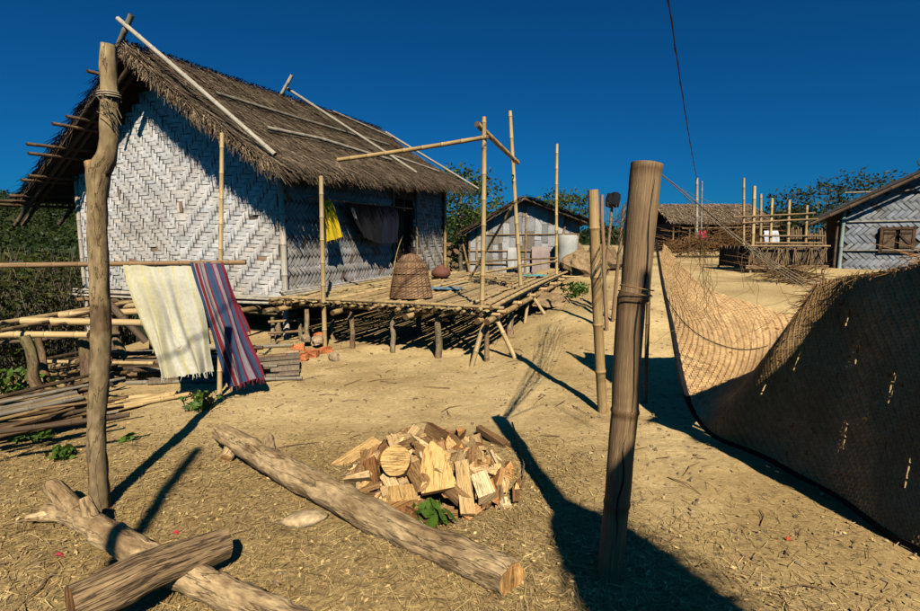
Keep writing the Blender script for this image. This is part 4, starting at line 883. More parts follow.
# old net hanging between the posts and the mat
def netting():
    root = empty('old_net', G(700, 330), 'tangled old fishing net strung from the thick post towards the mat', 'net')
    T = P(655, 169, BD + .02); mid = [P(690, 197, 2.7), P(735, 235, 3.1), P(775, 265, 3.35), P(812, 287, 3.5), P(835, 291, 3.45)]
    b = MB()
    for k in range(4):
        off = Vector((rnd(-.01, .01), rnd(-.03, .03), rnd(-.02, .02)))
        path = [T] + [m + off * (i + 1) * .6 + Vector((rnd(-.006, .006), 0, rnd(-.008, .008))) for i, m in enumerate(mid)]
        pts = [path[i].lerp(path[i + 1], j / 5) for i in range(len(path) - 1) for j in range(5)] + [path[-1]]
        b.tube(pts, [.0014 + .0012 * i / len(pts) for i in range(len(pts))], 5, (1.1, 1.1, 1.1))
    b.build('head_rope', M['rope'], root)
    b = MB()
    def rp(t): path = [T] + mid; x = t * (len(path) - 1); i = min(int(x), len(path) - 2); return path[i].lerp(path[i + 1], x - i)
    for k in range(14):
        t0 = rnd(.05, .95); a_ = rp(t0); pts = [a_]; q = a_.copy(); v = Vector((rnd(-.04, .04), rnd(-.02, .05), -.05))
        for j in range(random.randrange(4, 11)):
            v += Vector((random.gauss(0, .022), random.gauss(0, .015), random.gauss(0, .015))); v.z = min(v.z, .0); q = q + v; pts.append(q.copy())
        b.tube(pts, .0012, 3, (.9, .75, .5))
    for k in range(15):            # denser hank hanging near the middle
        x0 = 700 + random.gauss(0, 10); q = P(x0, 222 + rnd(-6, 12), 2.85); pts = [q.copy()]
        for j in range(9): q = q + Vector((random.gauss(.004, .022), random.gauss(0, .015), -rnd(.03, .085))); pts.append(q.copy())
        b.tube(pts, .0013, 3, (.75, .6, .36))
    for k in range(26):            # strands back to the stakes
        a_ = P(rnd(648, 656), rnd(172, 182), BD + .04); c_ = P(rnd(604, 626), rnd(200, 240), 6.0); m_ = a_.lerp(c_, rnd(.4, .6)) + Vector((0, 0, -rnd(.02, .4)))
        b.tube([a_, a_.lerp(m_, .5) + Vector((rnd(-.03, .03), 0, -.02)), m_, m_.lerp(c_, .5) + Vector((rnd(-.05, .05), 0, -.03)), c_], .0022, 3, (.8, .7, .5))
    tag(b.build('strands', M['rope'], root), kind='stuff')
netting()

# ------------------------------------------------------------------ hanging woven mat
SEC = [((656, 240, 4.75), (664, 243, 4.85)), ((664, 286, 4.62), (706, 286, 5.1)), ((672, 330, 4.46), (757, 305, 5.25)), ((680, 372, 4.28), (800, 318, 5.2)), ((690, 408, 4.12), (836, 322, 4.4)), ((702, 428, 4.02), (826, 304, 3.35)), ((718, 442, 3.90), (816, 287, 2.90)), ((752, 461, 3.62), (826, 281, 2.95)), ((792, 484, 3.28), (846, 276, 2.89)), ((832, 508, 2.98), (876, 271, 2.74)), ((866, 533, 2.70), (915, 265, 2.52)), ((896, 556, 2.50), (965, 258, 2.28)), ((935, 580, 2.33), (1030, 252, 2.08)), ((990, 612, 2.15), (1110, 246, 1.92))]
SA = [P(*a_) for a_, c_ in SEC]; SB = [P(*c_) for a_, c_ in SEC]
for a_ in SA:
    g_ = gz(a_.x, a_.y) + .03
    if a_.z < g_: a_.z = g_
def cr(p0, p1, p2, p3, t): return .5 * ((2 * p1) + (p2 - p0) * t + (2 * p0 - 5 * p1 + 4 * p2 - p3) * t * t + (3 * p1 - p0 - 3 * p2 + p3) * t ** 3)
def spl(A, u):
    n = len(A) - 1; x = min(max(u, 0), .99999) * n; i = int(x); t = x - i
    return cr(A[max(i - 1, 0)], A[i], A[i + 1], A[min(i + 2, n)], t)
LM, HM = 5.2, 1.62
def Sm0(x, y):
    u = x / LM; v = y / HM; a_, c_ = spl(SA, u), spl(SB, u); p = a_.lerp(c_, v)
    far = max(0, 1 - u / .42); p.z -= .16 * math.sin(math.pi * v) * min(1, far * 2.2)          # the far end sags like a hammock
    p.x -= .03 * math.sin(math.pi * v) * (1 - min(1, far * 2))
    p += Vector((.03, .02, .02)) * mnoise.noise((x * 1.3, y * 1.8, 7)); return p
GRD = {}
def Sm(x, y, h):
    p = Sm0(x, y); e = .02
    n = (Sm0(x + e, y) - p).cross(Sm0(x, y + e) - p)
    n = n.normalized() if n.length > 1e-12 else Vector((-1, 0, 0))
    return p + n * h
rootm = empty('woven_mat', Vector((2.0, 3.6, gz(2.0, 3.6))), 'large brown woven bamboo mat with black edge draped over the fence', 'mat')
b = MB()
def mt(x, y):
    k = .9 + .12 * mnoise.noise((x * 2, y * 2, 3)); return (k, k, k)
SLIT = [(rnd(2.2, 4.4), rnd(.25, 1.45), rnd(.006, .010), rnd(.05, .12)) for k in range(9)] + [(2.2 + .045 * k, 1.28 - .03 * k + rnd(-.03, .03), .006, rnd(.04, .11)) for k in range(9)]
def inslit(x, y): return any(abs(x - a) < w_ and abs(y - c) < l_ for a, c, w_, l_ in SLIT)
weave(b, Sm, LM, HM, .023, lambda x, y: .0 < x < LM and .0 < y < HM and not inslit(x, y), 0, 2, 0, .007, mt, gap=.97, brown=.006, missing=.003, dark=.5)
mp = tag(b.build('mat_strips', M['mat'], rootm), kind='stuff')
b = MB(); nu, nv = 300, 60; V_ = [Sm(LM * i / nu, HM * j / nv, -.003) for i in range(nu + 1) for j in range(nv + 1)]
hole = [f for f in [(i * (nv + 1) + j, i * (nv + 1) + j + 1, (i + 1) * (nv + 1) + j + 1, (i + 1) * (nv + 1) + j) for i in range(nu) for j in range(nv) if not inslit(LM * (i + .5) / nu, HM * (j + .5) / nv)]]
b.add(V_, hole, (.8, .75, .7), None, True); b.build('mat_backing', M['mat'], rootm)
b = MB(); V_ = []; nu = 120
for i in range(nu + 1):
    x = LM * i / nu
    for y, h in ((-.018, .010), (.03, .013), (.03, -.010), (-.018, -.010)): V_.append(Sm(x, y, h))
b.add(V_, [(4 * i + k, 4 * i + (k + 1) % 4, 4 * i + 4 + (k + 1) % 4, 4 * i + 4 + k) for i in range(nu) for k in range(4)]); b.build('edge_binding', M['black_cloth'], rootm)
b = MB(); b.tube([Sm(.8 + .5 * t, .42 + .75 * t, .02) for t in np.linspace(-.6, .9, 24)], .004, 4, (.15, .13, .1)); b.build('cord', M['wire'], rootm)
b = MB()
for k in range(160):              # frayed ends along the upper edge
    x = rnd(1.9, 4.9); q = Sm(x, HM - .02, 0); b.blade(q, Vector((random.gauss(-.3, .5), random.gauss(0, .5), random.gauss(.1, .4))), rnd(.02, .10), .006, Vector((0, -1, 0)), (.35, .3, .25))
for k in range(60):
    q = Sm(rnd(1.95, 2.6), HM - rnd(0, .2), 0); b.blade(q, Vector((-1 + random.gauss(0, .3), random.gauss(0, .3), random.gauss(-.3, .4))), rnd(.04, .14), .006, Vector((0, -1, 0)), (.3, .25, .2))
tag(b.build('frayed_ends', M['mat'], rootm), kind='stuff')
# pole and stakes that carry the mat
mt_top = [Sm0(LM * u, HM) for u in (.54, .60, .78, .99)]
stick('support_pole', mt_top[0] + Vector((.12, .0, -.10)), mt_top[3] + Vector((.14, -.1, -.10)), .028, M['bamboo_dark'], rootm)
for u in (.52, .68, .93):
    q = Sm0(LM * u, HM) + Vector((.16, 0, -.06)); qb = Sm0(LM * u, 0); stick('support_stake', Vector((max(qb.x, q.x) + .40, q.y, gz(q.x, q.y) - .1)), q + Vector((0, 0, .02)), .03, M['bamboo_dark'], rootm)
q = Sm0(0, 0); stick('corner_stake', Vector((q.x + .02, q.y + .12, gz(q.x, q.y) - .1)), q + Vector((-.05, .02, .10)), .022, M['bamboo_old'], rootm)

# ------------------------------------------------------------------ second hut behind the platform
def far_hut():
    D = 16.0; cx = (523 - 460) / 500 * D * 1.0; bz = .45
    root = empty('small_hut', Vector((cx, D + 2, gz(cx, D + 2))), 'small low hut with patched pale walls and thin thatch behind the platform', 'hut')
    xl, xr = P(468, 240, D).x, P(577, 240, D).x; ap = P(523, 197, D); el = P(462, 233, D); er = P(588, 222, D)
    def tz(x): return (ap.z + (el.z - ap.z) * (ap.x - x) / (ap.x - el.x)) if x < ap.x else (ap.z + (er.z - ap.z) * (x - ap.x) / (er.x - ap.x))
    b = MB(); V_ = [(xl, D, bz), (xr, D, bz), (xr, D, tz(xr) - .04), (ap.x, D, ap.z - .04), (xl, D, tz(xl) - .04)]
    b.add(V_, [(0, 1, 2, 3, 4)]); dep = 4.5
    b.add([(xl, D, bz), (xl, D + dep, bz), (xl, D + dep, tz(xl)), (xl, D, tz(xl) - .04)], [(0, 1, 2, 3)]); b.add([(xr, D, bz), (xr, D + dep, bz), (xr, D + dep, tz(xr)), (xr, D, tz(xr) - .04)], [(0, 1, 2, 3)])
    b.add([(x, D + dep, z) for x, y, z in V_], [(0, 1, 2, 3, 4)])
    wl = b.build('wall', M['back'], root)
    x = xl + .02
    while x < xr - .1:             # overlapping flattened bamboo sheets
        wd = rnd(.12, .26); z = bz + rnd(0, .1)
        while z < tz(x + wd / 2) - .12:
            hh = min(rnd(.35, .7), tz(x + wd / 2) - .08 - z); k = rnd(.30, .68); cc = (k, k, k) if random.random() > .2 else (k * .6, k * .5, k * .4)
            bb = MB(); bb.box((x + wd / 2, D - .03 - rnd(0, .02), z + hh / 2), wd * .97, .012, hh * .98, Matrix.Rotation(rnd(-.05, .05), 3, 'Y'), cc, .01); bb.build('wall_sheet', M['weave_white'], wl); z += hh
        x += wd
    for z in (.95, 1.35, 1.85): stick('lath', (xl, D - .07, z), (min(xr, xr), D - .07, z + rnd(-.05, .05)), .025, M['bamboo_old'], root, sides=6)
    for x in (xl + .03, xl + .25, ap.x + .1, xr - .5, xr - .03): stick('wall_post', (x, D - .06, bz - .3), (x + rnd(-.1, .1), D - .06, tz(x) - .05), .035, M['bamboo_old'], root, sides=6)
    stick('brace', (xl + 2.7, D - .09, bz + .3), (xr - .3, D - .1, tz(xr - .3)), .03, M['bamboo_old'], root, sides=6); stick('brace', (xl - .25, D - .09, 1.9), (xl + .1, D - .09, bz), .04, M['bamboo_old'], root, sides=6)
    b = MB(); s = MB(); f0 = D - .45; f1 = D + dep + .4
    for a_, c_ in ((ap, el), (ap, er)):
        for dz in (0, -.11):
            b.add([(a_.x, f0, a_.z + dz), (c_.x, f0, c_.z + dz), (c_.x, f1, c_.z + dz + .1), (a_.x, f1, a_.z + dz + .1)], [(0, 1, 2, 3)])
        b.add([(a_.x, f0, a_.z), (c_.x, f0, c_.z), (c_.x, f0, c_.z - .11), (a_.x, f0, a_.z - .11)], [(0, 1, 2, 3)])
        b.add([(c_.x, f0, c_.z), (c_.x, f1, c_.z + .1), (c_.x, f1, c_.z - .01), (c_.x, f0, c_.z - .11)], [(0, 1, 2, 3)])
        dn = Vector((c_.x - a_.x, 0, c_.z - a_.z)).normalized()
        for k in range(2600):
            t = random.random(); y = rnd(f0, f1) if random.random() > .3 else f0 + rnd(-.03, .05)
            s.blade(Vector((a_.x, 0, a_.z)).lerp(Vector((c_.x, 0, c_.z)), t) + Vector((0, y, rnd(-.05, .05) + .1 * (y - f0) / (f1 - f0))), dn + Vector((0, random.gauss(0, .3), rnd(-.1, .25))), rnd(.15, .4), .022, Vector((0, 0, 1)), straw_col())
    rf = b.build('roof', M['thatch_base'], root); tag(s.build('thatch', M['thatch'], rf), kind='stuff')
    for x in np.linspace(el.x + .15, er.x - .15, 8): stick('roof_pole', (x, f0 - .1, tz(x) + .05), (x, f1, tz(x) + .15), .028, M['bamboo_old'], root, sides=6)
    return D
HD = far_hut()
def hang(px0, px1, y0, y1, d, cl, name, label):
    a_, c_, e_, f_ = P(px0, y0, d), P(px1, y0, d), P(px0 - 1, y1, d - .05), P(px1 + 1, y1, d - .05)
    cloth(name, a_, c_, e_, f_, 16, 14, 2, .04, lambda u, v: cl, M['cloth'], 0, .01, label)
hang(508, 520, 248, 268, 15.85, (.48, .46, .42), 'white_cloth', 'small white cloth hanging on the small hut wall')
hang(532, 549, 247, 272, 15.85, (.36, .27, .24), 'pinkish_cloth', 'pale pinkish cloth hanging on the small hut wall')
p = P(567, 262, 15.4); lathe('white_drum', Vector((p.x, p.y, max(gz(p.x, p.y), .35))), [(0, 0), (.28, 0), (.31, .08), (.31, .35), (.29, .5), (.31, .65), (.31, .95), (.27, 1.0), (0, 1.0)], M['paint'], 'large dirty white plastic drum beside the small hut wall', 'drum', colr=(.42, .40, .34))
for k in range(22):
    px = 448 + rnd(-5, 10); py = 276 - (k % 6) * 6 + rnd(-2, 2); a_ = P(px, py, 15.4); b = MB()
    stick('stacked_stick', a_ + Vector((0, -.4, 0)), a_ + Vector((rnd(-.1, .1), .6, 0)), rnd(.05, .08), M['log_dark'], None, False, label='dark stick in the stacked firewood beside the small hut', cat='firewood', group='firewood stacked beside the small hut')
# earth bank and boulders by the small hut
for k, (px, py, s, lb) in enumerate(((585, 276, (.75, .6, .42), 'large eroded clay boulder beside the small hut'), (604, 270, (.6, .5, .5), 'grey earth lump behind the slim post'), (548, 306, (.55, .4, .16), 'flat tan stone under the far corner of the platform'), (572, 262, (.5, .5, .55), 'upright clay boulder in front of the white drum'))):
    p = G(px, py); chunk('clay_boulder', p + Vector((0, .2, s[2] * .4)), s, M['stone'], lb, 'boulder', colr=(.85, .68, .48))

# ------------------------------------------------------------------ right house
def right_house():
    D = 14.6; a_ = P(839, 275, D); bz = gz(a_.x, D); xl = a_.x; ez = P(838, 207, D).z; sl = (P(920, 168, D).z - P(842, 205, D).z) / (P(920, 168, D).x - P(842, 205, D).x)
    RH_ = R(-32)
    def kx(px):
        u = (px - 460) / FPX; return (u * D * 1.0 - xl) / (math.cos(RH_) + u * -math.sin(RH_) * 1.0)
    k9 = kx(920); sl = (P(920, 168, D + math.sin(RH_) * k9).z - ez) / k9
    xr = xl + 5.6; xm = (xl + xr) / 2; tz = lambda x: ez + sl * (min(x, 2 * xm - x) - xl); dep = 6
    root = empty('grey_house', Vector((xl, D, gz(xl, D))), 'grey house with zigzag woven walls and a small wooden window', 'house')
    b = MB()
    for y in (D, D + dep): b.add([(xl, y, bz - .3), (xr, y, bz - .3), (xr, y, tz(xr)), (xm, y, tz(xm)), (xl, y, tz(xl))], [(0, 1, 2, 3, 4)])
    for x in (xl, xr): b.add([(x, D, bz - .3), (x, D + dep, bz - .3), (x, D + dep, tz(x)), (x, D, tz(x))], [(0, 1, 2, 3)])
    wl = b.build('wall', M['back'], root); b = MB()
    wx0, wx1 = xl + kx(877), xl + kx(909); wz0, wz1 = P(890, 251, D).z, P(890, 229, D).z
    weave(b, lambda x, y, h: Vector((xl + x, D - .015 - h, bz - .2 + y)), xr - xl, 4.6, .105, lambda x, y: .03 < x < 5.2 and y > 0 and bz - .2 + y < tz(xl + x) - .05 and not (wx0 - .05 < xl + x < wx1 + .05 and wz0 - .05 < bz - .2 + y < wz1 + .05), R(45), 3, 0, .015, lambda x, y: (1, 1, 1), brown=.01)
    tag(b.build('bamboo_strips', M['weave_blue'], wl), kind='stuff')
    for py in (222, 250.5, 193): stick('lath', (xl - .05, D - .05, P(840, py, D).z), (xr if py != 193 else xr - 1.5, D - .05, P(840, py, D).z), .03, M['bamboo_grey'], root, sides=6, tint=(.8, .8, .8))
    stick('corner_post', (xl - .02, D - .05, bz - .2), (xl - .02, D - .05, tz(xl)), .055, M['paint'], root, sides=8, tint=(.30, .36, .30))
    stick('corner_post', (xl - .14, D - .02, bz - .2), (xl - .14, D - .02, tz(xl) - .1), .04, M['bamboo_dark'], root, sides=8)
    w_ = empty('window', Vector(((wx0 + wx1) / 2, D - .02, wz0)), None, None); w_.parent = root; w_.location = WL[w_.name] - WL[root.name]
    b = MB(); b.box(((wx0 + wx1) / 2, D - .03, (wz0 + wz1) / 2), wx1 - wx0, .04, wz1 - wz0, None, (.4, .35, .3)); b.build('opening', M['dark'], w_)
    for c, sx, sz in (((wx0, wz0 + (wz1 - wz0) / 2), .07, wz1 - wz0 + .1), ((wx1, wz0 + (wz1 - wz0) / 2), .07, wz1 - wz0 + .1), (((wx0 + wx1) / 2, wz0), wx1 - wx0, .07), (((wx0 + wx1) / 2, wz1), wx1 - wx0, .07)):
        b = MB(); b.box((c[0], D - .07, c[1]), sx, .05, sz, None, (.35, .26, .2)); b.build('frame', M['board'], w_)
    for sgn, xx in ((1, wx0 + (wx1 - wx0) * .25), (-1, wx0 + (wx1 - wx0) * .75)):
        b = MB(); b.box((xx, D - .075, (wz0 + wz1) / 2), (wx1 - wx0) / 2 - .1, .03, wz1 - wz0 - .12, None, (.55, .5, .42)); b.build('shutter', M['board'], w_)
        for dz in (-.2, .2):
            b = MB(); b.box((xx, D - .10, (wz0 + wz1) / 2 + dz), (wx1 - wx0) / 2 - .1, .02, .05, None, (.25, .2, .17)); b.build('shutter_bar', M['board'], w_)
        b = MB(); b.box((xx, D - .102, (wz0 + wz1) / 2), .05, .018, .42, Matrix.Rotation(.7 * sgn, 3, 'Y'), (.25, .2, .17)); b.build('shutter_bar', M['board'], w_)
    b = MB(); f0, f1 = D - .55, D + dep + .5; o = 1.05
    for sg in (1, -1):
        x0 = xl - o if sg > 0 else xr + o
        q = [(x0, f0, tz(xl) - o * sl), (xm, f0, tz(xm)), (xm, f1, tz(xm)), (x0, f1, tz(xl) - o * sl)]
        b.add([Vector(v) + Vector((0, 0, .10)) for v in q], [(0, 1, 2, 3)]); b.add([Vector(v) + Vector((0, 0, .02)) for v in q], [(0, 1, 2, 3)])
        b.add([Vector(q[0]) + Vector((0, 0, .1)), Vector(q[1]) + Vector((0, 0, .1)), Vector(q[1]) + Vector((0, 0, .02)), Vector(q[0]) + Vector((0, 0, .02))], [(0, 1, 2, 3)])
        b.add([Vector(q[0]) + Vector((0, 0, .1)), Vector(q[3]) + Vector((0, 0, .1)), Vector(q[3]) + Vector((0, 0, .02)), Vector(q[0]) + Vector((0, 0, .02))], [(0, 1, 2, 3)])
    b.build('roof', M['tin'], root)
    stick('verge_pole', (xl - o, f0 - .02, tz(xl) - o * sl - .04), (xm, f0 - .02, tz(xm) - .04), .05, M['bamboo_dark'], root)
    for y in np.linspace(D - .3, D + 5, 6): stick('rafter', (xl - o + .05, y, tz(xl) - o * sl - .02), (xl + .1, y, tz(xl) - .03), .035, M['bamboo_dark'], root, sides=6)
    for y in (D + .3, D + 2.4, D + 4.5): stick('veranda_post', (xl - o + .2, y, bz - .3), (xl - o + .2, y, tz(xl) - o * sl + .03), .05, M['post_wood'], root, False, sides=7)
    root.rotation_euler.z = RH_
    return D
right_house()
def brush(name, c0, c1, n, L, m, label, cat, colr, wdt=.010, spread=.25, parent=None):
    b = MB()
    for k in range(n):
        q = Vector(c0).lerp(Vector(c1), random.random()) + Vector((random.gauss(0, spread), random.gauss(0, spread), abs(random.gauss(0, spread)) * .7)); q.z = max(q.z, gz(q.x, q.y) + .02)
        d = Vector((random.gauss(0, 1), random.gauss(0, 1), random.gauss(0, .35))).normalized() * rnd(.4, 1) * L; v = rnd(.6, 1.2)
        b.tube([q, q + d * .5 + Vector((rnd(-.03, .03), 0, rnd(-.03, .03))), q + d], [wdt, wdt * .8, wdt * .4], 4, tuple(v * x for x in colr), cap=False)
    o = b.build(name, m, parent); return tag(o, label, cat)
tag(brush('brush_pile', (11.2, 11.8, gz(11.2, 11.8) + .35), (14, 11.5, gz(14, 11.5) + .35), 420, 1.0, M['bamboo_old'], 'heap of dry brown brushwood below the small wooden window', 'brushwood', (1.3, 1.0, .7), .013, .3))

# ------------------------------------------------------------------ pen with woven sides, bamboo poles round it
def pen():
    D = 13.0; x0, x1 = P(750, 270, D).x, P(823, 270, D).x; zb = P(750, 268, D).z; zt_ = P(750, 246, D).z; g0 = gz(x0, D)
    root = empty('raised_pen', Vector(((x0 + x1) / 2, D + .8, gz((x0 + x1) / 2, D + .8))), 'raised animal pen with lattice bamboo sides between the houses', 'pen')
    for x in (x0, (x0 + x1) / 2, x1):
        for y in (D, D + 1.6): stick('leg', (x, y, gz(x, y) - .1), (x, y, zb), .035, M['bamboo'], root, sides=6)
    for z in (zb, zb + .05, zt_):
        stick('rail', (x0 - .15, D - .04, z), (x1 + .1, D - .04, z), .028, M['bamboo_old'], root, sides=6)
    n = 22
    for k in range(n):
        x = x0 + (x1 - x0) * k / (n - 1)
        stick('lattice_slat', (x, D - .01, zb), (x + rnd(-.3, .3), D - .02, zt_), .014, M['bamboo_old'], root, sides=5)
        stick('lattice_slat', (x, D + .02, zb), (min(x1, max(x0, x + rnd(-.1, .5))), D + .02, zt_), .016, M['bamboo_dark'], root, sides=5)
    b = MB(); q = [(x0, D + .1, zb), (x1, D + .1, zb), (x1, D + 1.6, zb), (x0, D + 1.6, zb)]; b.add(q, [(0, 1, 2, 3)])
    b.add([(x0 + .05, D + .1, zb), (x0 + .05, D + 1.6, zb), (x0 + .05, D + 1.6, zt_), (x0 + .05, D + .1, zt_)], [(0, 1, 2, 3)]); b.add([(x0, D + .1, zb), (x1, D + .1, zb), (x1, D + .1, zt_), (x0, D + .1, zt_)], [(0, 1, 2, 3)])
    b.add([(x, y, zt_) for x, y, z in q], [(0, 1, 2, 3)]); b.add([(x0, D + 1.6, zb), (x1, D + 1.6, zb), (x1, D + 1.6, zt_), (x0, D + 1.6, zt_)], [(0, 1, 2, 3)]); b.build('pen_box', M['bamboo_dark'], root)
    for k in range(12): stick('lattice_slat', (x0 - .01, D + .05 + k * .135, zb), (x0 - .01, D + .05 + k * .135 + rnd(-.15, .15), zt_), .018, M['bamboo_old'], root, sides=5)
    D2 = 14.5
    for (px, y0, yt, r) in ((744, 265, 178, .035), (753, 255, 186, .05), (761, 255, 194, .04), (771, 255, 198, .04), (789, 255, 200, .045), (806, 255, 205, .04)):
        a_ = P(px, y0, D2); stick('tall_pole', (a_.x, D2, gz(a_.x, D2) - .1), P(px + rnd(-1, 2), yt, D2), r, M['bamboo'], root, sides=6)
    for (xa, ya, xb, yb) in ((733, 217, 815, 213), (742, 223, 818, 219), (760, 236, 825, 236), (755, 243, 822, 243)): stick('cross_rail', P(xa, ya, D2 - .05), P(xb, yb, D2 - .05), .028, M['bamboo_old'], root, sides=6)
    for k in range(26): stick('slat', P(785 + k * 1.6, 232 + rnd(-6, 4), D2 + .1), P(785 + k * 1.6 + rnd(-3, 3), 262, D2 + .1), .02, M['bamboo_old'] if k % 3 else M['bamboo_dark'], root, sides=5)
pen()
brush('brushwood', P(770, 272, 11.4), P(815, 286, 11.0), 160, .9, M['bamboo_old'], 'loose dry sticks piled against the raised pen', 'brushwood', (.75, .65, .5), .009, .16)
a_ = P(815, 262, 15.0); b = MB()
# ------------------------------------------------------------------ far thatched house, its yard things, power pole
def back_house():
    D = 27.0; xl, xr = P(672, 230, D).x, P(765, 230, D).x; bz = gz((xl + xr) / 2, D)
    tzz = P(700, 201, D).z; ezz = P(700, 222, D - .5).z
    root = empty('long_house', Vector(((xl + xr) / 2, D + 2, gz((xl + xr) / 2, D + 2))), 'long low thatched house at the back of the yard', 'house')
    b = MB(); b.box(((xl + xr) / 2, D + 2.2, (bz - .3 + ezz) / 2), xr - xl - .3, 3.6, ezz - bz + .3, None, (1.4, 1.3, 1.1)); wl = b.build('wall', M['back'], root)
    b = MB(); y0, ym, y1 = D - .4, D + 2.2, D + 4.8
    for dz in (0, -.12):
        b.add([(xl - .3, y0, ezz + dz), (xr + .3, y0, ezz + dz), (xr + .1, ym, tzz + dz), (xl - .1, ym, tzz + dz)], [(0, 1, 2, 3)]); b.add([(xl - .3, y1, ezz + dz), (xr + .3, y1, ezz + dz), (xr + .1, ym, tzz + dz), (xl - .1, ym, tzz + dz)], [(0, 1, 2, 3)])
    b.add([(xl - .3, y0, ezz), (xr + .3, y0, ezz), (xr + .3, y0, ezz - .12), (xl - .3, y0, ezz - .12)], [(0, 1, 2, 3)]); rf = b.build('roof', M['thatch_base'], root)
    b = MB(); dn = Vector((0, y0 - ym, ezz - tzz)).normalized()
    for k in range(6000):
        t = random.random(); x = rnd(xl - .3, xr + .3); q = Vector((x, ym, tzz)).lerp(Vector((x, y0, ezz)), t)
        b.blade(q + Vector((0, 0, rnd(0, .06))), dn + Vector((random.gauss(0, .25), 0, rnd(-.1, .2))), rnd(.2, .55), .03, Vector((0, -.4, 1)), tuple(1.2 * c for c in straw_col()))
    tag(b.build('thatch', M['thatch'], rf), kind='stuff')
    for x in np.linspace(xl, xr, 7): stick('veranda_post', (x, D - .2, bz - .2), (x + rnd(-.05, .05), D - .2, ezz), .05, M['bamboo_old'], root, sides=6)
    for k in range(24):
        x = rnd(xl, xr); stick('wall_slat', (x, D + .38, bz), (x + rnd(-.1, .1), D + .38, ezz), .05, random.choice((M['bamboo_old'], M['bamboo_grey'], M['bamboo_dark'])), root, sides=5)
    for z in (.7, 1.2): stick('yard_rail', (xl, D - 1.2, bz + z), (xr, D - 1.2, bz + z + .1), .04, M['bamboo_old'], root, sides=6)
back_house()
hang(697, 706, 231, 242, 25.5, (.55, .02, .09), 'red_cloth', 'bright pinkish red cloth hanging in front of the long house')
hang(764, 778, 231, 243, 18.0, (.55, .56, .58), 'pale_cloth', 'pale cloth hanging behind the bamboo poles of the pen')
for k, (px, yt, d, r) in enumerate(((697, 178, 24, .07), (702, 181, 24.3, .04))):
    a_ = P(px, 243, d); stick('power_pole' if k == 0 else 'bamboo_pole', (a_.x, d, gz(a_.x, d) - .2), P(px, yt, d), r, M['bamboo_grey'], None, label='slim pole carrying the power wire in front of the long house' if k == 0 else 'thin bamboo pole beside the power pole', cat='pole', sides=6)
WT = P(697, 179, 24); WN = P(668, -2, 8.0); WE = WN + (WN - WT) * .85; WE.z = 6.3
b = MB(); pts = []
for t in np.linspace(0, 1, 30): q = WT.lerp(WN, t); q.z -= .25 * math.sin(math.pi * t) * .6; pts.append(q)
for t in np.linspace(.05, 1, 14): pts.append(WN.lerp(WE, t))
b.tube(pts, .012, 5); tw2 = [p_ + Vector((.02 * math.sin(i * 2.1), 0, .02 * math.cos(i * 2.1))) for i, p_ in enumerate(pts)]; b.tube(tw2, .007, 4)
tag(b.build('power_wire', M['wire']), 'black twisted power wire running overhead to the slim pole', 'wire')
stick('power_pole', (WE.x, WE.y, gz(WE.x, WE.y) - .3), WE + Vector((0, 0, .15)), .08, M['bamboo_grey'], None, label='tall pole at the other end of the power wire', cat='pole')
brush('dry_hedge', (gz(0, 0) + 9.0, 21.5, gz(9, 21) + .2), (12.4, 21.5, gz(12, 21) + .5), 480, 1.4, M['bamboo_old'], 'low tangle of dry sticks and weeds before the long house', 'brushwood', (.9, .7, .45), .016, .5)

# ------------------------------------------------------------------ things behind the camera whose shadows fall into view
hs = Vector((1.50, -1.0, 0)); root = empty('shadow_stack', hs, 'unseen straw stack round a bamboo pole, added to cast a shadow', 'shadow_stack')  # unseen stack, assumed and shaped only for the shadow it throws by the post
stick('centre_pole', hs - Vector((0, 0, .2)), hs + Vector((.0, 0, 4.3)), .035, M['bamboo'], root)
b = MB(); prof = [(.50, 0), (.54, .5), (.50, 1.2), (.42, 2.0), (.36, 2.6), (.28, 3.0), (.20, 3.25), (.05, 3.5)]; n = 18
V_ = [hs + Vector((r * math.cos(6.283 * i / n) * (1 + .25 * mnoise.noise((i * .7, z, 1))), r * math.sin(6.283 * i / n), z)) for r, z in prof for i in range(n)]
b.add(V_, [(j * n + i, j * n + (i + 1) % n, (j + 1) * n + (i + 1) % n, (j + 1) * n + i) for j in range(len(prof) - 1) for i in range(n)]); sk = b.build('stack_core', M['thatch_base'], root)
b = MB()
for k in range(3000):
    z = rnd(.05, 3.45); r = np.interp(z, [p_[1] for p_ in prof], [p_[0] for p_ in prof]); a = rnd(0, 6.283)
    b.blade(hs + Vector((r * math.cos(a), r * math.sin(a), z)), Vector((math.cos(a) * .5, math.sin(a) * .5, -1)) + Vector((random.gauss(0, .3),) * 3), rnd(.15, .4), .012, Vector((math.cos(a), math.sin(a), 0)), tuple(1.6 * c for c in straw_col()))
tag(b.build('straw', M['thatch'], root), kind='stuff')
q = G(85, 600); sd = Vector((TOSUN.x, TOSUN.y, 0)).normalized(); base = q + sd * 4.2; e_ = G(206, 449); hgt = (e_ - base).length * math.tan(SUN_EL)
stick('tall_pole', (base.x, base.y, gz(base.x, base.y) - .3), (base.x, base.y, gz(base.x, base.y) + hgt), .05, M['bamboo'], None, label='tall bare bamboo pole standing in the near part of the yard', cat='pole')

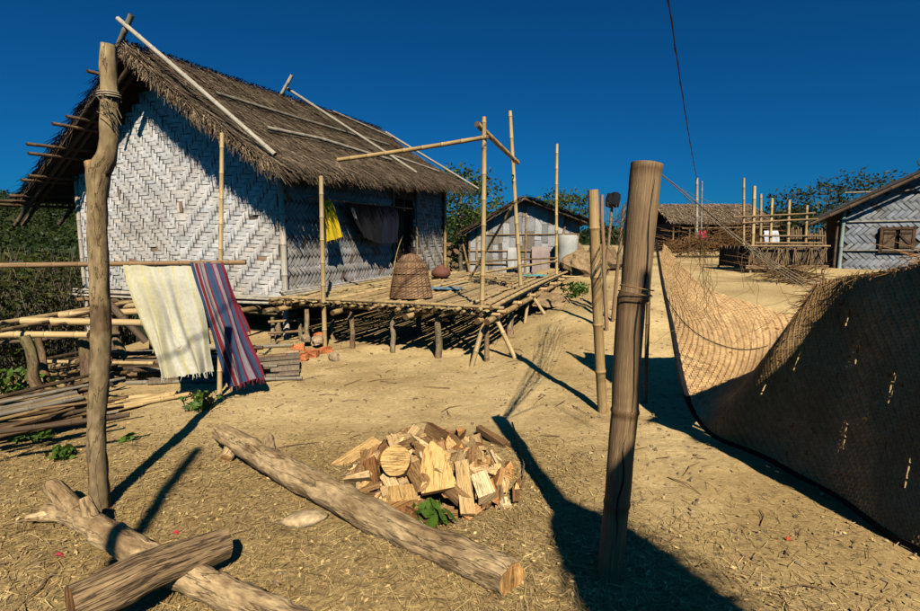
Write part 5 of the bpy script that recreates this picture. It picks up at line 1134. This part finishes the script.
# ------------------------------------------------------------------ vegetation
LC = [(1, 1, 1), (1.3, 1.25, .9), (.75, .8, .75), (1.6, 1.4, .7), (.6, .65, .6)]
def tree(name, base, h, rad, nleaf, ls, label, m='leaf', sparse=.5, pal=LC, trunk_r=None, group=None, clumps=40):
    base = Vector(base); root = empty(name, base, label, 'tree', group); tr = trunk_r or h * .018; b = MB()
    top = base + Vector((rnd(-.05, .05) * h, rnd(-.05, .05) * h, h * .85)); ax = [base.lerp(top, t) + Vector((rnd(-1, 1), rnd(-1, 1), 0)) * h * .012 for t in np.linspace(0, 1, 8)]; ax[0] = base - Vector((0, 0, .3))
    b.tube(ax, [tr * (1.15 - t) for t in np.linspace(0, .95, 8)], 7, noise=.1, seed=rnd(0, 50)); cl = []
    for k in range(clumps):
        t = rnd(sparse * .6, 1.0); a = rnd(0, 6.283); o = base.lerp(top, min(t, .97)); rr = rad * (.35 + .65 * math.sin(math.pi * min(1, max(.08, (t - sparse * .5) / (1.08 - sparse * .5))))) * rnd(.45, 1.1)
        e = o + Vector((math.cos(a) * rr, math.sin(a) * rr, rnd(.0, .12) * h * .5)); cl.append(e)
        b.tube([o, o.lerp(e, .5) + Vector((0, 0, -.02 * h)), e], [tr * .35, tr * .22, tr * .1], 5, cap=False)
    b.build('trunk', M['trunk'], root); b = MB()
    for k in range(nleaf):
        e = random.choice(cl); s = rad * .17; q = e + Vector((random.gauss(0, s), random.gauss(0, s), random.gauss(0, s * .75)))
        c = random.choice(pal); v = rnd(.7, 1.25); b.leaf(q, ls * rnd(.6, 1.3), tuple(v * x for x in c))
    b.build('crown', M[m], root); return root
def tp(px, d): q = P(px, 243, d); return Vector((q.x, d, gz(q.x, d)))
def th(py, d): return P(460, py, d).z
def T(px, pt, d, rad, nl, ls, label, **k): q = tp(px, d); return tree('tree', q, (th(pt, d) - q.z) * .96, rad, nl, ls, label, **k)
T(462, 150, 24, 1.5, 1500, .12, 'slender leafy tree right behind the far end of the thatched roof', sparse=.5)
T(484, 158, 27, 1.3, 1000, .13, 'slender leafy tree between the large hut and the rack poles', sparse=.55)
T(446, 205, 30, 2.2, 2200, .15, 'bushy tree in the gap beside the large hut', sparse=.2)
T(476, 212, 33, 2.6, 3200, .16, 'low broad tree behind the slender trees', sparse=.1)
T(562, 181, 29, 1.4, 1300, .13, 'small round tree behind the ridge of the small hut', sparse=.55)
T(655, 212, 40, 1.6, 1300, .2, 'dark shrubby tree at the end of the long house', sparse=.1)
dk = [(.45, .42, .38), (.6, .55, .45), (.35, .33, .3), (.8, .65, .45)]
T(784, 182, 42, 2.3, 1500, .19, 'dark round tree behind the bamboo poles of the pen', pal=dk, sparse=.45)
T(822, 170, 44, 2.2, 750, .19, 'open airy dark tree beside the grey house roof', pal=dk, sparse=.62)
T(865, 164, 44, 3.0, 1100, .20, 'wide flat topped dark tree rising above the grey house roof', pal=dk, sparse=.68)
T(800, 208, 36, 3.0, 2600, .20, 'broad dark bush behind the raised pen', pal=dk, sparse=.05)
T(760, 212, 46, 2.6, 1500, .22, 'low dark tree behind the long house', pal=dk, sparse=.1)
T(940, 138, 30, 1.7, 1000, .16, 'tall dark tree standing behind the ridge of the grey house', pal=dk, sparse=.6)
# thicket left of the hut
b = MB()
for k in range(40000):
    d = rnd(6.5, 24); px = rnd(-90, 130); x = (px - 460) / 500 * d
    g_ = gz(x, d); 
    if x > -6.2 - max(0, d - 7) * .42 and d < 10: continue
    if x > -7.4 - (d - 9) * .1: continue
    tz_ = P(px, 258 + 18 * mnoise.noise((x * .8, d * .8, 0)) + 12 * mnoise.noise((x * 2.5, d * 2, 3)), d).z
    z = g_ + (tz_ - g_) * (rnd(0, 1) ** .7); u = random.random(); v = rnd(.5, 1.2)
    c = (1.0, .95, .8) if u < .4 else ((1.7, 1.3, .6) if u < .58 else ((1.4, .85, .6) if u < .82 else (.4, .4, .4)))
    b.leaf(Vector((x, d, z)), rnd(.035, .09), tuple(.75 * v * q for q in c))
tag(b.build('thicket', M['leaf']), 'dense thicket of bushes on the slope below the hut', 'bushes', kind='stuff')
b = MB()
for k in range(650):
    d = rnd(8.5, 16); px = rnd(-90, 130); x = (px - 460) / 500 * d
    if x > -7.4: continue
    g_ = gz(x, d); hh = P(px, 250, d).z - g_; q = Vector((x, d, g_)); b.tube([q, q + Vector((rnd(-.2, .2), rnd(-.2, .2), hh * .5)), q + Vector((rnd(-.4, .4), rnd(-.3, .3), hh * rnd(.7, 1.05)))], [.014, .011, .005], 4, tuple(rnd(.6, 1.3) for i in range(1)) * 3, cap=False)
tag(b.build('thicket_stems', M['trunk']), 'bare stems inside the thicket below the hut', 'bushes', kind='stuff')
b = MB()
for k in range(4600):
    d = rnd(70, 235); px = rnd(-160, 640) if k % 2 else rnd(-140, 180); x = (px - 460) / 500 * d; g_ = gz(x, d); s = rnd(1.4, 3.2); nn = 15
    if mnoise.noise((x * .035, d * .035, 1)) < -.22 and d > 90: continue
    c0 = random.choice(((1, 1, 1), (.75, .85, .7), (1.3, 1.2, .8), (.6, .7, .6)))
    for j in range(nn):
        q = Vector((x + random.gauss(0, s * .3), d + random.gauss(0, s * .3), g_ + rnd(.1, 1.25) * s)); v = rnd(.7, 1.2); b.leaf(q, s * .30, tuple(.55 * v * i for i in c0), el=1.2)
tag(b.build('hill_forest', M['leaf']), 'forest of small trees covering the distant hill', 'forest', kind='stuff')
# small green weeds
def weed(px, py, s, n, label, ls=.045):
    p = G(px, py); b = MB(); p.z = mz(p.x, p.y); root = empty('weed', p, label, 'weed')
    for k in range(max(4, n // 9)):
        q = p + Vector((random.gauss(0, s * .35), random.gauss(0, s * .35), -.02)); b.tube([q, q + Vector((rnd(-.02, .02), 0, s * rnd(.4, .9)))], [.004, .002], 4, (.7, 1.0, .5), cap=False)
    b.build('stem', M['leaf'], root); b = MB()
    for k in range(n):
        b.leaf(p + Vector((random.gauss(0, s * .42), random.gauss(0, s * .36), rnd(.02, 1) * s * .85)), ls * rnd(.7, 1.3), tuple(k_ * c for k_ in (rnd(.8, 1.9),) for c in (1, 1.15, .7)))
    b.build('leaves', M['leaf'], root)
weed(201, 411, .17, 110, 'bright green weed growing below the striped cloth'); weed(433, 527, .12, 46, 'small green weed at the front foot of the firewood heap', .06)
weed(65, 456, .10, 70, 'patch of low green weeds behind the crooked post'); weed(22, 438, .09, 90, 'green weeds at the edge of the cane heap'); weed(130, 441, .06, 30, 'tiny green weed beside the crooked post')
weed(575, 296, .3, 120, 'green weeds in front of the clay boulders', .07); weed(40, 437, .08, 50, 'low green weeds beside the last cane of the heap')
weed(18, 395, .3, 160, 'green weeds growing through the cane heap', .06)

# ------------------------------------------------------------------ litter on the ground
b = MB()
def gp():
    while True:
        x, y = rnd(-3.6, 3.0), 1.5 + 5.5 * random.random() ** 1.8
        if abs(x) < y * .98 + .1: return x, y
cnt = 0
while cnt < 34000:
    x, y = gp(); l = float(litter(np.array([x]), np.array([y]))[0])
    if random.random() > l * .95 + .03: continue
    cnt += 1; z = mz(x, y) + rnd(.001, .012); v = rnd(.28, 1.25); a = rnd(0, 6.283)
    L = rnd(.02, .11); d = Vector((math.cos(a), math.sin(a), rnd(-.05, .12)))
    c = (v, v, v) if random.random() > .12 else (v * .55, v * .45, v * .4)
    if random.random() < .85: b.blade(Vector((x, y, z)), d, L, rnd(.002, .0055), Vector((rnd(-.3, .3), rnd(-.3, .3), 1)), c)
    else: b.leaf(Vector((x, y, z + .004)), rnd(.008, .022), c, Vector((rnd(-.5, .5), rnd(-.5, .5), 1)).normalized())
tag(b.build('straw_litter', M['dryleaf']), 'straw, chips and dry leaves scattered over the ground', 'litter', kind='stuff')
b = MB()
for k in range(2600):
    x, y = rnd(-5, 5), 1.6 + 9 * random.random() ** 1.6
    if abs(x) > y * .98 + .2: continue
    s = rnd(.004, .016) * (1 + .1 * y); z = mz(x, y); q = Vector((x, y, z + s * .2)); rt = Matrix.Rotation(rnd(0, 6), 3, 'Z') @ Matrix.Rotation(rnd(-.6, .6), 3, 'X')
    b.box(q, s * 1.4, s, s * .7, rt, tuple(k_ * c for k_ in (rnd(.6, 1.2),) for c in (1.25, 1.08, .85)), s * .25)
tag(b.build('clods', M['stone']), 'small clods and pebbles scattered over the sandy yard', 'pebbles', kind='stuff')
b = MB()
for k in range(120):           # twigs
    x, y = rnd(-3.5, 3.2), 1.9 + 6 * random.random() ** 1.5
    a = rnd(0, 6.283); L = rnd(.08, .35); q = Vector((x, y, mz(x, y) + .008)); e = q + Vector((math.cos(a) * L, math.sin(a) * L, 0)); e.z = mz(e.x, e.y) + .008; m_ = (q + e) / 2 + Vector((rnd(-.03, .03), rnd(-.03, .03), .01))
    b.tube([q, m_, e], [.005, .004, .002], 5, tuple(rnd(.5, 1.2) for i in range(1)) * 3)
tag(b.build('twigs', M['bamboo_old']), 'thin dry twigs strewn over the yard', 'twigs', kind='stuff')
for k, (px, py, cl) in enumerate(((790, 541, (.6, .06, .02)), (177, 532, (.5, .03, .05)), (60, 558, (.4, .03, .05)))):
    p = G(px, py); p.z = mz(p.x, p.y); b = MB(); n = 5
    V_ = [p + Vector((.045 * (i / 4 - .5), .02 * (j - .5), .008 + .012 * math.sin(i * 1.3) * (j * .7 + .3))) for j in range(2) for i in range(n)]
    b.add(V_, [(i, i + 1, n + i + 1, n + i) for i in range(n - 1)], cl); tag(b.build('red_scrap', M['paint']), ('curled orange red scrap on the litter below the mat', 'small red petal near the end of the long log', 'small red petal on the litter behind the forked log')[k], 'scrap')
b = MB(); p = G(520, 470); b.tube([G(512, 428) + Vector((0, 0, .05)), G(520, 455) + Vector((0, 0, .06)), G(535, 480) + Vector((0, 0, .04)), G(546, 494) + Vector((0, 0, .01))], [.008, .008, .007, .004], 6)
b.tube([G(520, 455) + Vector((0, 0, .06)), G(524, 470) + Vector((0, 0, .04)), G(522, 488) + Vector((0, 0, .02))], [.006, .005, .003], 5); tag(b.build('forked_twig', M['bamboo_old']), 'pale forked twig lying beside the firewood heap', 'twig')
